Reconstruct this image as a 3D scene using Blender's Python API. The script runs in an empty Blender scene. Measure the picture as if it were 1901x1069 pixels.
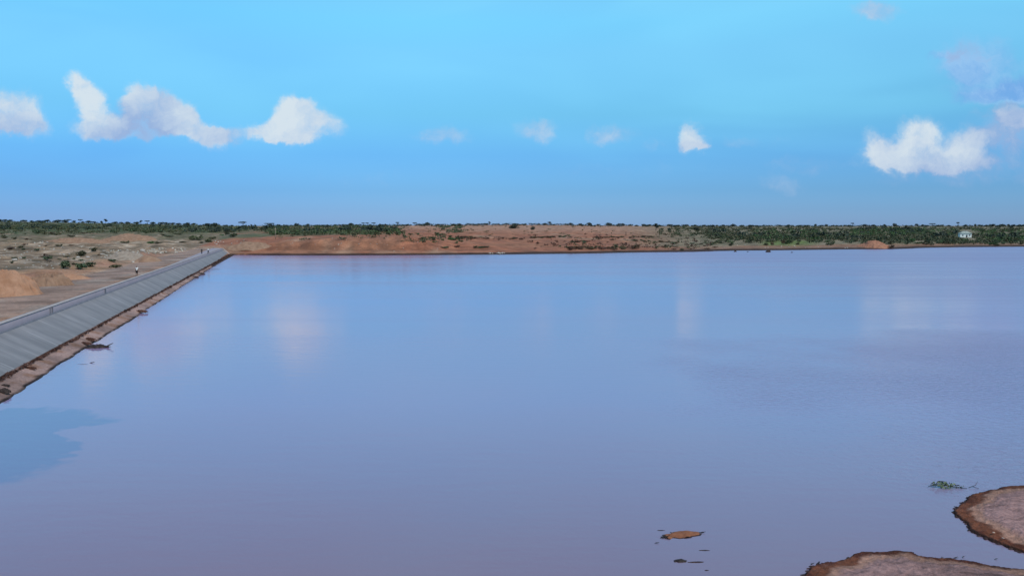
import bpy, math, random
import numpy as np
from mathutils import Vector, Matrix, Euler

random.seed(7); RNG = np.random.RandomState(11)
S = bpy.context.scene
COL = S.collection
R = math.radians

# ------------------------------------------------------------------ camera
FPX = 1478.0                      # focal length in pixels of a 1901 px wide picture
PITCH = math.atan((534.5-421)/FPX)
CZ = 11.0                         # camera height over the water
cd = bpy.data.cameras.new('camera'); cam = bpy.data.objects.new('camera', cd); COL.objects.link(cam)
cam.location = (0, 0, CZ); cam.rotation_euler = (R(90)-PITCH, 0, 0)
cd.sensor_width = 36; cd.lens = 36*FPX/1901.0; cd.clip_start = 0.1; cd.clip_end = 60000
S.camera = cam

# ------------------------------------------------------------------ sky and sun
SUN_EL, SUN_AZ = R(50), R(142)    # azimuth clockwise from +Y: behind the camera and to the right
S.view_settings.view_transform = 'Standard'; S.view_settings.look = 'None'
S.view_settings.exposure = 0.0; S.view_settings.gamma = 1.0
sd = bpy.data.lights.new('sun', 'SUN'); sun = bpy.data.objects.new('sun', sd); COL.objects.link(sun)
sd.energy = 3.0; sd.angle = R(0.6); sd.color = (1.0, 0.92, 0.82)
to_sun = Vector((math.sin(SUN_AZ)*math.cos(SUN_EL), math.cos(SUN_AZ)*math.cos(SUN_EL), math.sin(SUN_EL)))
sun.rotation_euler = to_sun.to_track_quat('Z', 'Y').to_euler(); sun.location = to_sun*200
W = bpy.data.worlds.new('World'); S.world = W; W.use_nodes = True

def pixdir(x, y):
    return (x-950.5, FPX*math.cos(PITCH)+(534.5-y)*math.sin(PITCH), -FPX*math.sin(PITCH)+(534.5-y)*math.cos(PITCH))

class NT:
    """small helper to write node trees"""
    def __init__(s, tree): s.t = tree; s.n = tree.nodes; s.l = tree.links
    def new(s, kind, **kw):
        n = s.n.new(kind)
        for k, v in kw.items(): setattr(n, k, v)
        return n
    def put(s, sock, v):
        if hasattr(v, 'is_output') or isinstance(v, bpy.types.NodeSocket): s.l.new(v, sock)
        else: sock.default_value = v
    def math(s, op, a, b=None, c=None, clamp=False):
        n = s.n.new('ShaderNodeMath'); n.operation = op; n.use_clamp = clamp
        s.put(n.inputs[0], a)
        if b is not None: s.put(n.inputs[1], b)
        if c is not None: s.put(n.inputs[2], c)
        return n.outputs[0]
    def vmath(s, op, a, b=None):
        n = s.n.new('ShaderNodeVectorMath'); n.operation = op
        s.put(n.inputs[0], a)
        if b is not None:
            if op == 'SCALE': s.put(n.inputs[3], b)
            else: s.put(n.inputs[1], b)
        return n.outputs[1] if op in ('LENGTH', 'DOT_PRODUCT', 'DISTANCE') else n.outputs[0]
    def noise(s, vec, scale, detail=4, rough=0.55, dist=0.0, color=False):
        n = s.n.new('ShaderNodeTexNoise'); s.put(n.inputs['Vector'], vec)
        n.inputs['Scale'].default_value = scale; n.inputs['Detail'].default_value = detail
        n.inputs['Roughness'].default_value = rough; n.inputs['Distortion'].default_value = dist
        return n.outputs[1 if color else 0]
    def mapr(s, v, a, b, c=0.0, d=1.0, smooth=True):
        n = s.n.new('ShaderNodeMapRange'); n.interpolation_type = 'SMOOTHSTEP' if smooth else 'LINEAR'
        s.put(n.inputs[0], v)
        for i, q in enumerate((a, b, c, d)): n.inputs[i+1].default_value = q
        return n.outputs[0]
    def mix(s, f, a, b, mode='MIX'):
        n = s.n.new('ShaderNodeMix'); n.data_type = 'RGBA'; n.blend_type = mode
        s.put(n.inputs[0], f)
        s.put(n.inputs[6], a if not isinstance(a, tuple) else (*a[:3], 1))
        s.put(n.inputs[7], b if not isinstance(b, tuple) else (*b[:3], 1))
        return n.outputs[2]
    def ramp(s, f, stops, interp='LINEAR'):
        n = s.n.new('ShaderNodeValToRGB'); n.color_ramp.interpolation = interp
        e = n.color_ramp.elements
        while len(e) < len(stops): e.new(0.5)
        for el, (p, c) in zip(e, stops): el.position = p; el.color = (*c[:3], 1)
        s.put(n.inputs[0], f); return n.outputs[0]
    def bump(s, h, strength, dist=0.1, normal=None):
        n = s.n.new('ShaderNodeBump'); n.inputs['Strength'].default_value = strength
        n.inputs['Distance'].default_value = dist; s.put(n.inputs['Height'], h)
        if normal is not None: s.put(n.inputs['Normal'], normal)
        return n.outputs[0]

# clouds: (x, y, rx, ry, rotation, brightness, amount)
CLOUDS = [
 (14,206,66,42,-10,.80,1.0),(62,236,32,24,40,.75,.85),(10,235,60,20,0,.45,.8),
 (143,154,25,24,-30,.95,1.0),(170,193,30,46,-32,1.0,1.1),(188,236,58,24,0,.80,1.0),(255,182,34,32,20,.98,1.0),
 (270,215,60,44,0,.36,1.1),(255,246,85,20,0,.28,1.0),(318,214,58,34,35,.78,1.1),(362,243,60,25,25,.85,1.1),(405,254,46,15,0,.50,.8),
 (458,243,36,9,0,.6,.45),
 (545,222,52,40,-15,1.0,1.15),(506,238,40,24,0,1.0,1.1),(550,254,44,20,0,.80,.95),(604,226,46,24,20,.80,.7),(540,196,34,22,0,.8,.5),
 (818,252,54,22,0,.62,.62),(995,240,42,22,0,.68,.72),(1130,250,54,22,0,.64,.62),(1215,270,30,16,0,.6,.35),
 (1285,260,28,30,0,.95,1.05),(1285,276,30,10,0,.45,.7),
 (1708,254,50,36,0,.93,1.0),(1640,276,52,28,15,.82,.95),(1690,291,96,27,0,.88,.9),(1790,276,38,42,-15,.92,.95),(1750,302,100,18,0,.55,.7),
 (1872,245,80,58,0,.42,.85),(1880,215,40,20,20,.7,.5),
 (1826,124,100,60,0,.15,.75),(1895,168,62,24,0,.0,.7),(1752,106,46,8,0,.12,.35),(1838,174,80,17,0,.03,.6),(1800,130,36,26,0,.22,.5),
 (1625,19,52,22,-10,.55,.72),
 (1490,304,90,18,0,.5,.45),(1455,342,52,19,10,.52,.36),(1800,322,190,28,0,.38,.45),(1400,262,90,16,0,.5,.2),(700,330,160,20,0,.45,.16),(1150,320,200,22,0,.5,.16),
]
# colour cast of the sky by height (sine of the elevation), a third of the factor
SKY_TINT = [(0.0,(.165,.28,.59)),(.02,(.126,.240,.500)),(.044,(.106,.228,.445)),(.087,(.110,.262,.448)),(.136,(.165,.372,.462)),(.208,(.262,.540,.590)),(.242,(.295,.638,.655)),
            (.276,(.352,.690,.695)),(.352,(.385,.72,.74)),(.47,(.47,.68,.74)),(.588,(.56,.68,.72)),(.78,(.60,.66,.68)),(1.0,(.56,.56,.58))]
def build_world():
    w = NT(W.node_tree); w.n.clear()
    out = w.new('ShaderNodeOutputWorld'); bg = w.new('ShaderNodeBackground'); bg.inputs[1].default_value = 0.1
    w.l.new(bg.outputs[0], out.inputs[0])
    sky = w.new('ShaderNodeTexSky'); sky.sky_type = 'NISHITA'; sky.sun_disc = False
    sky.sun_elevation = SUN_EL; sky.sun_rotation = SUN_AZ; sky.air_density = 1.0; sky.dust_density = 0.6; sky.ozone_density = 1.5
    tc = w.new('ShaderNodeTexCoord'); d = tc.outputs['Generated']
    sx = w.new('ShaderNodeSeparateXYZ'); w.l.new(d, sx.inputs[0])
    X, Y, Z = sx.outputs
    tint = w.ramp(Z, [(max(0, p), c) for p, c in SKY_TINT])
    base = w.mix(1.0, sky.outputs[0], tint, 'MULTIPLY')
    base = w.vmath('SCALE', base, SKY_GAIN)
    base = w.mix(w.mapr(X, -.05, -.50, 0, .9), base, w.mix(1.0, base, (.80, .84, .93), 'MULTIPLY'))
    # high thin streaks
    yy = w.math('MAXIMUM', Y, 0.05)
    u = w.math('DIVIDE', X, yy); v = w.math('DIVIDE', Z, yy)
    cu = w.new('ShaderNodeCombineXYZ'); w.l.new(u, cu.inputs[0]); w.l.new(v, cu.inputs[1])
    uv = cu.outputs[0]
    mp = w.new('ShaderNodeMapping'); w.l.new(uv, mp.inputs[0]); mp.inputs['Rotation'].default_value = (0, 0, R(24)); mp.inputs['Scale'].default_value = (1.3, 5.5, 1)
    st = w.noise(mp.outputs[0], 1.3, 3, 0.5, 0.6)
    st = w.mapr(st, 0.40, 0.66)
    st = w.math('MULTIPLY', st, w.mapr(Z, 0.03, 0.16))
    base = w.mix(w.math('MULTIPLY', st, 0.45), base, (2.5, 7.3, 10.4))
    # cumulus
    wn = w.noise(uv, 16.0, 6, 0.62, 0.3, color=True)
    wn2 = w.noise(uv, 62.0, 5, 0.6, 0.2, color=True)
    off = w.vmath('SCALE', w.vmath('SUBTRACT', wn, (0.5, 0.5, 0.5)), 0.040)
    off2 = w.vmath('SCALE', w.vmath('SUBTRACT', wn2, (0.5, 0.5, 0.5)), 0.016)
    uvw = w.vmath('ADD', w.vmath('ADD', uv, off), off2)
    den = lit = None
    for (cx, cy, rx, ry, rot, b, amt) in CLOUDS:
        dx, dy, dz = pixdir(cx, cy)
        m = w.new('ShaderNodeMapping'); m.vector_type = 'TEXTURE'; w.l.new(uvw, m.inputs[0])
        m.inputs['Location'].default_value = (dx/dy, dz/dy, 0); m.inputs['Rotation'].default_value = (0, 0, -R(rot))
        m.inputs['Scale'].default_value = (rx*1.12/FPX, ry*1.12/FPX, 1)
        ln = w.vmath('LENGTH', m.outputs[0])
        q = w.mapr(ln, 1.25, 0.25, 0.0, amt)
        qb = w.math('MULTIPLY', q, b)
        den = q if den is None else w.math('ADD', den, q)
        lit = qb if lit is None else w.math('ADD', lit, qb)
    br = w.math('DIVIDE', lit, w.math('MAXIMUM', den, 0.001))
    fb = w.noise(uvw, 30.0, 6, 0.62)
    fs = w.math('SUBTRACT', fb, 0.5)
    cov = w.math('ADD', w.math('MINIMUM', den, 1.15), w.math('MULTIPLY', fs, 1.45))
    cov = w.mapr(cov, 0.02, 1.22)
    cov = w.math('MULTIPLY', cov, w.mapr(den, 0.0, 0.22))
    cov = w.math('MULTIPLY', cov, w.mapr(w.math('MULTIPLY', den, 1.0), 0.0, 0.9, 0.32, 0.92))
    cov = w.math('MULTIPLY', cov, w.mapr(Y, 0.1, 0.3))
    br = w.math('ADD', br, w.math('MULTIPLY', fs, 0.75), clamp=True)
    cc = w.ramp(br, [(0.0, (.18, .40, .80)), (0.2, (.31, .55, .87)), (0.42, (.33, .45, .71)), (0.72, (.53, .635, .79)), (1.0, (.70, .78, .84))])
    cc = w.vmath('SCALE', cc, 10.0)
    fin = w.mix(cov, base, cc)
    w.l.new(fin, bg.inputs[0])
SKY_GAIN = 3.0
build_world()

# ------------------------------------------------------------------ numbers: points, noise, terrain
def P(x, y, z=0.0):
    """point of the plane at height z that is seen at pixel x, y"""
    d = pixdir(x, y); t = (z-CZ)/d[2]
    return np.array((d[0]*t, d[1]*t, z))
def proj(X, Y, Z):
    zc = Z-CZ
    dep = Y*math.cos(PITCH)-zc*math.sin(PITCH); up = Y*math.sin(PITCH)+zc*math.cos(PITCH)
    dep = np.where(dep > 0.5, dep, 0.5)
    return 950.5+FPX*X/dep, 534.5-FPX*up/dep

def _h(i, j, s):
    n = (i*374761393 + j*668265263 + s*1442695041) & 0xffffffff
    n = ((n ^ (n >> 13))*1274126177) & 0xffffffff
    return ((n ^ (n >> 16)) & 0xffff)/65535.0
def vnoise(x, y, s=0):
    x = np.asarray(x, float); y = np.asarray(y, float)
    i = np.floor(x).astype(np.int64); j = np.floor(y).astype(np.int64); fx = x-i; fy = y-j
    fx = fx*fx*(3-2*fx); fy = fy*fy*(3-2*fy)
    return ((_h(i, j, s)*(1-fx)+_h(i+1, j, s)*fx)*(1-fy)+(_h(i, j+1, s)*(1-fx)+_h(i+1, j+1, s)*fx)*fy)
def fbm(x, y, s=0, o=4):
    r = 0; a = 0.5; t = 0
    for k in range(o):
        r = r+a*vnoise(x*2**k+k*17.3, y*2**k-k*9.1, s+k); t += a; a *= 0.5
    return r/t-0.5
def sm(v, a, b):
    t = np.clip((np.asarray(v, float)-a)/(b-a), 0, 1); return t*t*(3-2*t)

DAM_END = 303.0
def xb(Y): return -0.284*Y-23.87          # foot of the parapet
def xt(Y): return -0.2902*Y-19.63         # toe of the concrete facing
def xw(Y): return -0.2978*Y-17.19         # water's edge below it
def sdist(X, Y): return (X-xb(Y))*0.962   # metres on the water side of the parapet

SHORE = [(429.5,473.3),(520,474),(640,474),(760,473.5),(860,472.5),(910,472),(1000,471),(1080,470.5),(1160,470),(1200,468.7),(1280,468),
         (1330,466.8),(1360,466),(1440,464.6),(1560,463.5),(1640,462.6),(1700,460.8),(1780,459),(1901,458),(2100,457.4)]
_sh = np.array([P(x, y) for x, y in SHORE]); SH_A = _sh[:, 0]/_sh[:, 1]; SH_Y = _sh[:, 1]
def shore_y(a): return np.interp(a, SH_A, SH_Y)

# target ground rows of the photograph turned into heights: column -> [(distance, height over the water)]
COLS = {
 -800: [(60,2.75),(150,3.4),(250,3.2),(400,4.6),(700,7.0),(1200,14),(2000,27),(4500,32)],
 0:    [(60,2.75),(150,3.4),(250,3.0),(400,4.4),(700,6.2),(1200,12.5),(2000,24.5),(4500,29)],
 200:  [(60,2.75),(150,2.8),(250,3.0),(400,4.3),(700,6.0),(1200,11.0),(2000,19.5),(4500,24)],
 400:  [(60,2.75),(200,2.75),(300,2.9),(350,3.6),(450,5.0),(700,6.6),(1200,9.5),(2000,14.5),(4500,16)],
 431:  [(60,-2.5),(300,-1.5),(307,0),(311,.7),(325,2.2),(350,4.6),(450,6.2),(700,7.6),(1200,10),(2000,13),(4500,14)],
 520:  [(60,-2.5),(300,-1.5),(306,0),(311,.9),(318,1.5),(326,4.8),(350,6.0),(450,6.6),(700,7.8),(1200,10),(2000,12.6),(4500,14)],
 620:  [(60,-2.5),(300,-1.5),(306,0),(313,1.3),(318,1.7),(326,5.8),(336,6.9),(420,6.8),(600,7.6),(1000,9.8),(2000,12.6),(4500,14)],
 760:  [(60,-2.5),(300,-1.5),(308,0),(316,1.3),(321,1.6),(330,5.8),(342,6.8),(420,7.2),(600,8.0),(1000,10.8),(1800,13.4),(4500,14.5)],
 850:  [(60,-2.5),(303,-1.5),(312,0),(322,1.2),(332,1.6),(352,4.6),(420,5.9),(600,7.4),(950,10.3),(1450,13.6),(2000,14.4),(4500,15)],
 950:  [(60,-2.5),(305,-1.5),(317,0),(330,.9),(400,2.4),(500,4.0),(650,6.1),(900,9.2),(1400,14.0),(2000,15),(4500,15)],
 1080: [(60,-2.5),(310,-1.5),(327,0),(338,.9),(400,2.3),(500,3.7),(650,5.8),(900,8.6),(1400,13.2),(2000,14.4),(4500,15)],
 1250: [(60,-2.5),(335,-1.5),(346,0),(356,.9),(420,1.9),(600,4.4),(900,7.0),(1500,10.9),(2500,12.8),(4500,14)],
 1440: [(60,-2.5),(360,-1.5),(373,0),(382,.9),(430,1.8),(600,3.9),(900,6.5),(1500,10.6),(2500,12.9),(4500,14.5)],
 1640: [(60,-2.5),(380,-1.5),(391,0),(400,.9),(450,1.8),(600,3.5),(900,6.0),(1500,10.3),(2500,13.0),(4500,14.5)],
 1780: [(60,-2.5),(410,-1.5),(428,0),(437,.7),(500,1.4),(650,3.2),(900,5.6),(1500,10.0),(2500,13.6),(4500,15)],
 1901: [(60,-2.5),(425,-1.5),(439,0),(447,.6),(500,1.2),(650,2.9),(900,5.4),(1500,10.0),(2500,14.0),(4500,15)],
 2500: [(60,-2.5),(430,-1.5),(445,0),(455,.6),(500,1.2),(650,2.9),(900,5.4),(1500,10.0),(2500,14.0),(4500,15)],
}
_ck = sorted(COLS); CA = np.array([(c-950.5)/FPX for c in _ck])
RR = np.exp(np.linspace(math.log(60), math.log(4500), 900))
PT = np.array([np.interp(RR, [q[0] for q in COLS[c]], [q[1] for q in COLS[c]]) for c in _ck])
def profile(a, Y):
    i = np.clip(np.searchsorted(CA, a)-1, 0, len(CA)-2); t = np.clip((a-CA[i])/(CA[i+1]-CA[i]), 0, 1)
    r = np.clip(np.log(np.maximum(Y, 60)/60)/math.log(75)*899, 0, 898.999); j = r.astype(int); f = r-j
    g = lambda k: PT[k, j]*(1-f)+PT[k, j+1]*f
    return g(i)*(1-t)+g(i+1)*t
def ground_h(X, Y):
    X = np.asarray(X, float); Y = np.asarray(Y, float)
    a = X/np.maximum(Y, 1.0)
    s = sdist(X, Y)
    sy = shore_y(a)
    h = profile(np.clip(a, -2, 2), Y)
    # left: keep the same land on the whole side behind the dam
    left = s < 0
    hl = np.where(Y < 60, 2.75, h)
    # rough ground
    away = sm(-s, 10.5, 16)
    dd = np.hypot(X, Y)
    n1 = fbm(X/22, Y/22, 3, 4)*2.6+np.abs(fbm(X/7, Y/7, 8, 3))*1.2
    hl = hl+np.where(left, away*n1*np.clip(dd/150, .5, 1.6)*np.where(dd > 900, .4, 1), 0)
    berm = np.exp(-((s+13)/2.2)**2)*sm(-Y, -150, -95)*(1.2+3*fbm(X/5, Y/5, 21, 3))
    hl = hl+np.where(left, np.maximum(berm, 0), 0)
    t = Y-sy
    inland = sm(t, 2, 26)
    hr = h+inland*(fbm(X/13, Y/13, 5, 4)*1.1+fbm(X/3.2, Y/3.2, 9, 3)*.5)*np.clip(dd/420, .3, 2.0)+sm(t, -3, 3)*fbm(X/5, Y/5, 31, 3)*.25
    gul = sm(t, 7, 14)*sm(-t, -34, -22)*sm(a, -.32, -.27)*sm(-a, .05, .10)
    hr = hr-gul*np.abs(fbm(X/4.5, Y/14, 40, 3))*3.4
    right_lake = (s >= 0) & (t < 0)
    hr = np.where((s >= 0) & (t < -6), -2.5, hr)
    out = np.where(left, hl, hr)
    # below the facing of the dam
    low = np.maximum(1.8-0.5*s, -2.5)
    out = np.where((s >= 0) & (t < -1.0) & (Y < DAM_END+8), np.minimum(low, np.where(t < -6, 9, 9)), out)
    strip = (s > -10.2) & (s < 0) & (Y < DAM_END+4)
    out = np.where(strip, np.where(s > -1.6, 1.8, 2.70), out)
    # near bank on the drone's own side, out of the picture
    near = np.maximum(sm(-Y, -12, -4), sm(X, 27, 33)*sm(X-.70*Y, 1.5, 7)*sm(-Y, -60, -45))
    out = np.where(s > 9, np.maximum(out, -2.5+near*3.6), out)
    return out
def hit(x, y, lift=0.0):
    """where the ray of pixel x, y first meets the ground"""
    d = pixdir(x, y); t = np.exp(np.linspace(math.log(20), math.log(5500), 2600))/d[1]
    X, Y, Z = d[0]*t, d[1]*t, CZ+d[2]*t
    g = ground_h(X, Y); k = np.argmax(Z <= g)
    if Z[k] > g[k]: return None
    return np.array((X[k], Y[k], g[k]+lift))
def at(x, Yd):
    """ground point in pixel column x at distance Yd"""
    X = (x-950.5)/FPX*Yd; return np.array((X, Yd, float(ground_h(np.array([X]), np.array([Yd]))[0])))

# ------------------------------------------------------------------ materials
def mat(name, rough=0.9, spec=0.2):
    m = bpy.data.materials.new(name); m.use_nodes = True
    w = NT(m.node_tree); b = w.n['Principled BSDF']
    b.inputs['Roughness'].default_value = rough; b.inputs['Specular IOR Level'].default_value = spec
    return m, w, b
def obj_coords(w): return w.new('ShaderNodeTexCoord').outputs['Object']
def geo_pos(w): return w.new('ShaderNodeNewGeometry').outputs['Position']
def mottled(name, c1, c2, scale, rough=0.9, bump=0.3, detail=5, vary=0.0, bdist=0.05):
    m, w, b = mat(name, rough)
    p = geo_pos(w)
    n = w.noise(p, scale, detail, 0.6)
    c = w.ramp(n, [(0.32, c1), (0.68, c2)])
    if vary:
        oi = w.new('ShaderNodeObjectInfo'); hs = w.new('ShaderNodeHueSaturation')
        w.l.new(w.math('ADD', w.math('MULTIPLY', oi.outputs['Random'], vary), 1-vary/2), hs.inputs['Value'])
        w.l.new(w.math('ADD', w.math('MULTIPLY', oi.outputs['Random'], vary*0.09), .5-vary*0.045), hs.inputs['Hue'])
        w.l.new(c, hs.inputs['Color']); c = hs.outputs[0]
    w.l.new(c, b.inputs['Base Color'])
    if bump: w.l.new(w.bump(w.noise(p, scale*3, 5, 0.65), bump, bdist), b.inputs['Normal'])
    return m
def ground_mat(name, fine=2.2, bump=0.5, rough=0.95):
    m, w, b = mat(name, rough, 0.15)
    vc = w.new('ShaderNodeVertexColor'); vc.layer_name = 'Col'
    p = geo_pos(w)
    n1 = w.mapr(w.noise(p, 0.16, 6, 0.62), 0.30, 0.70, 0.66, 1.34)
    n2 = w.mapr(w.noise(p, fine, 6, 0.7), 0.28, 0.72, 0.72, 1.28)
    n3 = w.noise(p, 0.7, 5, 0.65)
    c = w.vmath('SCALE', vc.outputs[0], w.math('MULTIPLY', n1, n2))
    c = w.mix(w.mapr(n3, 0.56, 0.72, 0, .35), c, (.10, .065, .045))
    w.l.new(c, b.inputs['Base Color'])
    w.l.new(w.bump(w.math('ADD', n2, n3), bump, 0.25), b.inputs['Normal'])
    return m
M = {}
M['ground'] = ground_mat('ground_earth')
M['shore'] = ground_mat('shore_mud', 5.0, 0.6)
M['orange_dirt'] = mottled('orange_dirt', (.26, .130, .072), (.35, .195, .122), .6, bump=.6, bdist=.2)
M['red_dirt'] = mottled('red_dirt', (.24, .105, .062), (.31, .15, .092), .5, bump=.5, bdist=.2)
M['brown_dirt'] = mottled('brown_dirt', (.185, .105, .066), (.27, .17, .112), .7, bump=.5, bdist=.2)
M['grey_dirt'] = mottled('grey_gravel', (.185, .14, .105), (.29, .235, .185), .9, bump=.6, bdist=.2)
M['rock'] = mottled('pale_rock', (.25, .215, .18), (.44, .40, .345), 1.4, bump=.4, vary=.5)
M['pebble'] = mottled('pebble_stone', (.35, .24, .17), (.5, .38, .28), 6, bump=.3, vary=.5)
M['leaf'] = mottled('dark_leaves', (.036, .054, .028), (.086, .110, .056), 1.2, .8, 0, vary=.7)
M['leaf_green'] = mottled('green_leaves', (.036, .074, .026), (.085, .135, .050), 1.2, .8, 0, vary=.6)
M['leaf_olive'] = mottled('olive_leaves', (.045, .046, .022), (.090, .090, .045), 1.2, .8, 0, vary=.6)
M['leaf_dry'] = mottled('dry_twigs', (.055, .030, .019), (.110, .064, .040), 1.2, .85, 0, vary=.6)
M['leaf_far'] = mottled('far_leaves', (.017, .026, .021), (.042, .056, .040), .3, .9, 0, vary=.5)
M['bark'] = mottled('bark', (.045, .032, .024), (.085, .062, .045), 3, .9, .3)
M['wet_wood'] = mottled('wet_wood', (.014, .010, .009), (.04, .026, .02), 5, .6, .3)
M['debris'] = mottled('rotting_debris', (.035, .015, .010), (.095, .040, .026), 3.5, .85, .5)
M['white_wall'] = mottled('white_plaster', (.62, .64, .58), (.74, .75, .69), .5, .85, .05)
M['roof'] = mottled('pale_roof_sheet', (.20, .23, .20), (.30, .33, .29), .8, .6, .1)
M['dark_gap'] = mottled('dark_opening', (.02, .022, .022), (.035, .035, .035), 2, .6, 0)
M['skin'] = mottled('skin', (.10, .055, .035), (.13, .072, .046), 8, .55, 0)
M['hair'] = mottled('black_hair', (.008, .007, .006), (.018, .015, .012), 20, .6, .2)
M['white_cloth'] = mottled('white_cloth', (.66, .64, .60), (.78, .76, .72), 9, .9, .2)
M['dark_cloth'] = mottled('dark_cloth', (.012, .012, .016), (.03, .028, .034), 9, .9, .2)
M['shoe'] = mottled('dark_shoe', (.02, .018, .016), (.04, .035, .03), 9, .6, 0)

def concrete(name, c1, c2, streak=True):
    m, w, b = mat(name, 0.85, 0.3)
    uv = w.new('ShaderNodeUVMap').outputs[0]            # u: metres along the dam, v: metres down the slope
    sp = w.new('ShaderNodeSeparateXYZ'); w.l.new(uv, sp.inputs[0]); U, V = sp.outputs[0], sp.outputs[1]
    n = w.noise(geo_pos(w), .35, 6, .65)
    c = w.ramp(n, [(0.3, c1), (0.7, c2)])
    if streak:
        mp = w.new('ShaderNodeMapping'); w.l.new(uv, mp.inputs[0]); mp.inputs['Scale'].default_value = (.42, .035, 1)
        s1 = w.noise(mp.outputs[0], 1.0, 6, .72)
        c = w.mix(w.mapr(s1, .34, .66, 0, 1), w.mix(1, c, (.78, .79, .80), 'MULTIPLY'), w.mix(1, c, (1.13, 1.13, 1.12), 'MULTIPLY'))
        mp2 = w.new('ShaderNodeMapping'); w.l.new(uv, mp2.inputs[0]); mp2.inputs['Scale'].default_value = (1.6, .10, 1)
        s2 = w.noise(mp2.outputs[0], 1.0, 4, .6)
        c = w.mix(w.mapr(s2, .60, .76, 0, .5), c, (.16, .15, .145))
        # joints of the poured panels, every 6 m, pale on one side
        fr = w.math('FRACT', w.math('MULTIPLY', U, 1/6.0))
        j = w.math('LESS_THAN', fr, .025)
        jl = w.math('MULTIPLY', w.math('LESS_THAN', fr, .07), w.math('GREATER_THAN', fr, .025))
        jn = w.mapr(w.noise(uv, .23, 2, .5), .42, .62, 0, 1)
        c = w.mix(w.math('MULTIPLY', w.math('MULTIPLY', jl, jn), .50), c, (.36, .34, .34))
        c = w.mix(w.math('MULTIPLY', j, .30), c, (.11, .105, .10))
    else:
        mp = w.new('ShaderNodeMapping'); w.l.new(uv, mp.inputs[0]); mp.inputs['Scale'].default_value = (.6, .25, 1)
        c = w.mix(w.mapr(w.noise(mp.outputs[0], 1.0, 5, .7), .55, .75, 0, .45), c, (.17, .165, .165))
    w.l.new(c, b.inputs['Base Color'])
    w.l.new(w.bump(w.noise(geo_pos(w), 2.5, 6, .7), .25, .03), b.inputs['Normal'])
    return m
M['facing'] = concrete('facing_concrete', (.170, .162, .165), (.215, .203, .205))
M['parapet'] = concrete('parapet_concrete', (.225, .195, .215), (.275, .235, .255), False)
M['coping'] = mottled('coping_concrete', (.29, .25, .235), (.37, .32, .30), .8, bump=.2)

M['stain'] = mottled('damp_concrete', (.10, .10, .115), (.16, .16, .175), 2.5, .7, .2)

def water_mat():
    m, w, b = mat('lake_water', 0.08, 0.46)
    b.inputs['IOR'].default_value = 1.333
    p = geo_pos(w); sp = w.new('ShaderNodeSeparateXYZ'); w.l.new(p, sp.inputs[0]); X, Y, Z = sp.outputs
    clear = (.085, .125, .24)  # deep blue of the painted sky reflection
    big = w.noise(p, .022, 4, .55, .4)
    # base colour changes with distance across the lake
    c = w.ramp(w.mapr(Y, 24, 160, smooth=False), [(0, (.180, .138, .190)), (.08, (.194, .166, .250)), (.18, (.214, .182, .298)), (.35, (.230, .172, .288)), (1, (.228, .148, .252))])
    c = w.mix(1.0, c, w.mix(w.mapr(big, .30, .70), (1.06, .985, .96), (.94, 1.01, 1.04)), 'MULTIPLY')
    c = w.mix(w.math('MULTIPLY', w.mapr(X, 30, 120), w.mapr(Y, 70, 120)), c, (.200, .176, .290))  # bluer base colour makes up for sky reflection lost to roughness
    # bluer, darker patch beside the dam: a sky reflection painted into the base colour
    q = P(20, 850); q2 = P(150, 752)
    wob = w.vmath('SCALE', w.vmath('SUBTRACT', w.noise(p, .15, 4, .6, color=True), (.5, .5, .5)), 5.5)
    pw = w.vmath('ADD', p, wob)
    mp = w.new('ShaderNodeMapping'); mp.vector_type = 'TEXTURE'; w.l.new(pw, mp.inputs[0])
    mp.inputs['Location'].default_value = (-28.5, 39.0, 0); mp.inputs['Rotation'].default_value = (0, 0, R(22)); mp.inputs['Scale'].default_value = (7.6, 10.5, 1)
    sky_refl = w.mapr(w.vmath('LENGTH', mp.outputs[0]), 1.05, .90)
    c = w.mix(w.math('MULTIPLY', sky_refl, .6), c, clear)
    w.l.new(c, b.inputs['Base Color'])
    # ripples: a wind patch on the right, nearly calm elsewhere
    pn = w.noise(p, .05, 3, .5)
    d = w.vmath('DISTANCE', p, (42.0, 54.0, 0))
    patch = w.mapr(w.math('ADD', d, w.math('MULTIPLY', w.math('SUBTRACT', pn, .5), 46)), 36, 6)
    c = w.mix(patch, c, w.mix(1.0, c, (.93, 1.07, 1.08), 'MULTIPLY')); w.l.new(c, b.inputs['Base Color'])  # colour tint makes up for reflection scattered by the ripples
    rip = w.noise(p, 2.5, 4, .6, .5)
    mp3 = w.new('ShaderNodeMapping'); w.l.new(p, mp3.inputs[0]); mp3.inputs['Scale'].default_value = (.25, 1, 1)
    soft = w.noise(mp3.outputs[0], 1.3, 3, .5, .2)
    far = w.mapr(Y, 60, 200, 1, .35)
    h = w.math('ADD', w.math('MULTIPLY', w.math('MULTIPLY', rip, w.math('ADD', patch, .05)), .125), w.math('MULTIPLY', w.math('MULTIPLY', soft, w.mapr(X, 5, 60, 1, 3)), w.math('MULTIPLY', far, .012)))
    w.l.new(w.bump(h, 1.0, 1.0), b.inputs['Normal'])
    # wind lanes: roughness by streaks lying across the lake
    mp4 = w.new('ShaderNodeMapping'); w.l.new(p, mp4.inputs[0]); mp4.inputs['Scale'].default_value = (.004, .05, 1)
    lane = w.noise(mp4.outputs[0], 1.0, 4, .6)
    w.l.new(w.math('ADD', w.mapr(lane, .35, .65, .05, .12), w.math('ADD', w.mapr(X, 15, 90, 0, .13), w.mapr(Y, 110, 300, 0, .12))), b.inputs['Roughness'])
    return m
M['water'] = water_mat()

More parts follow.
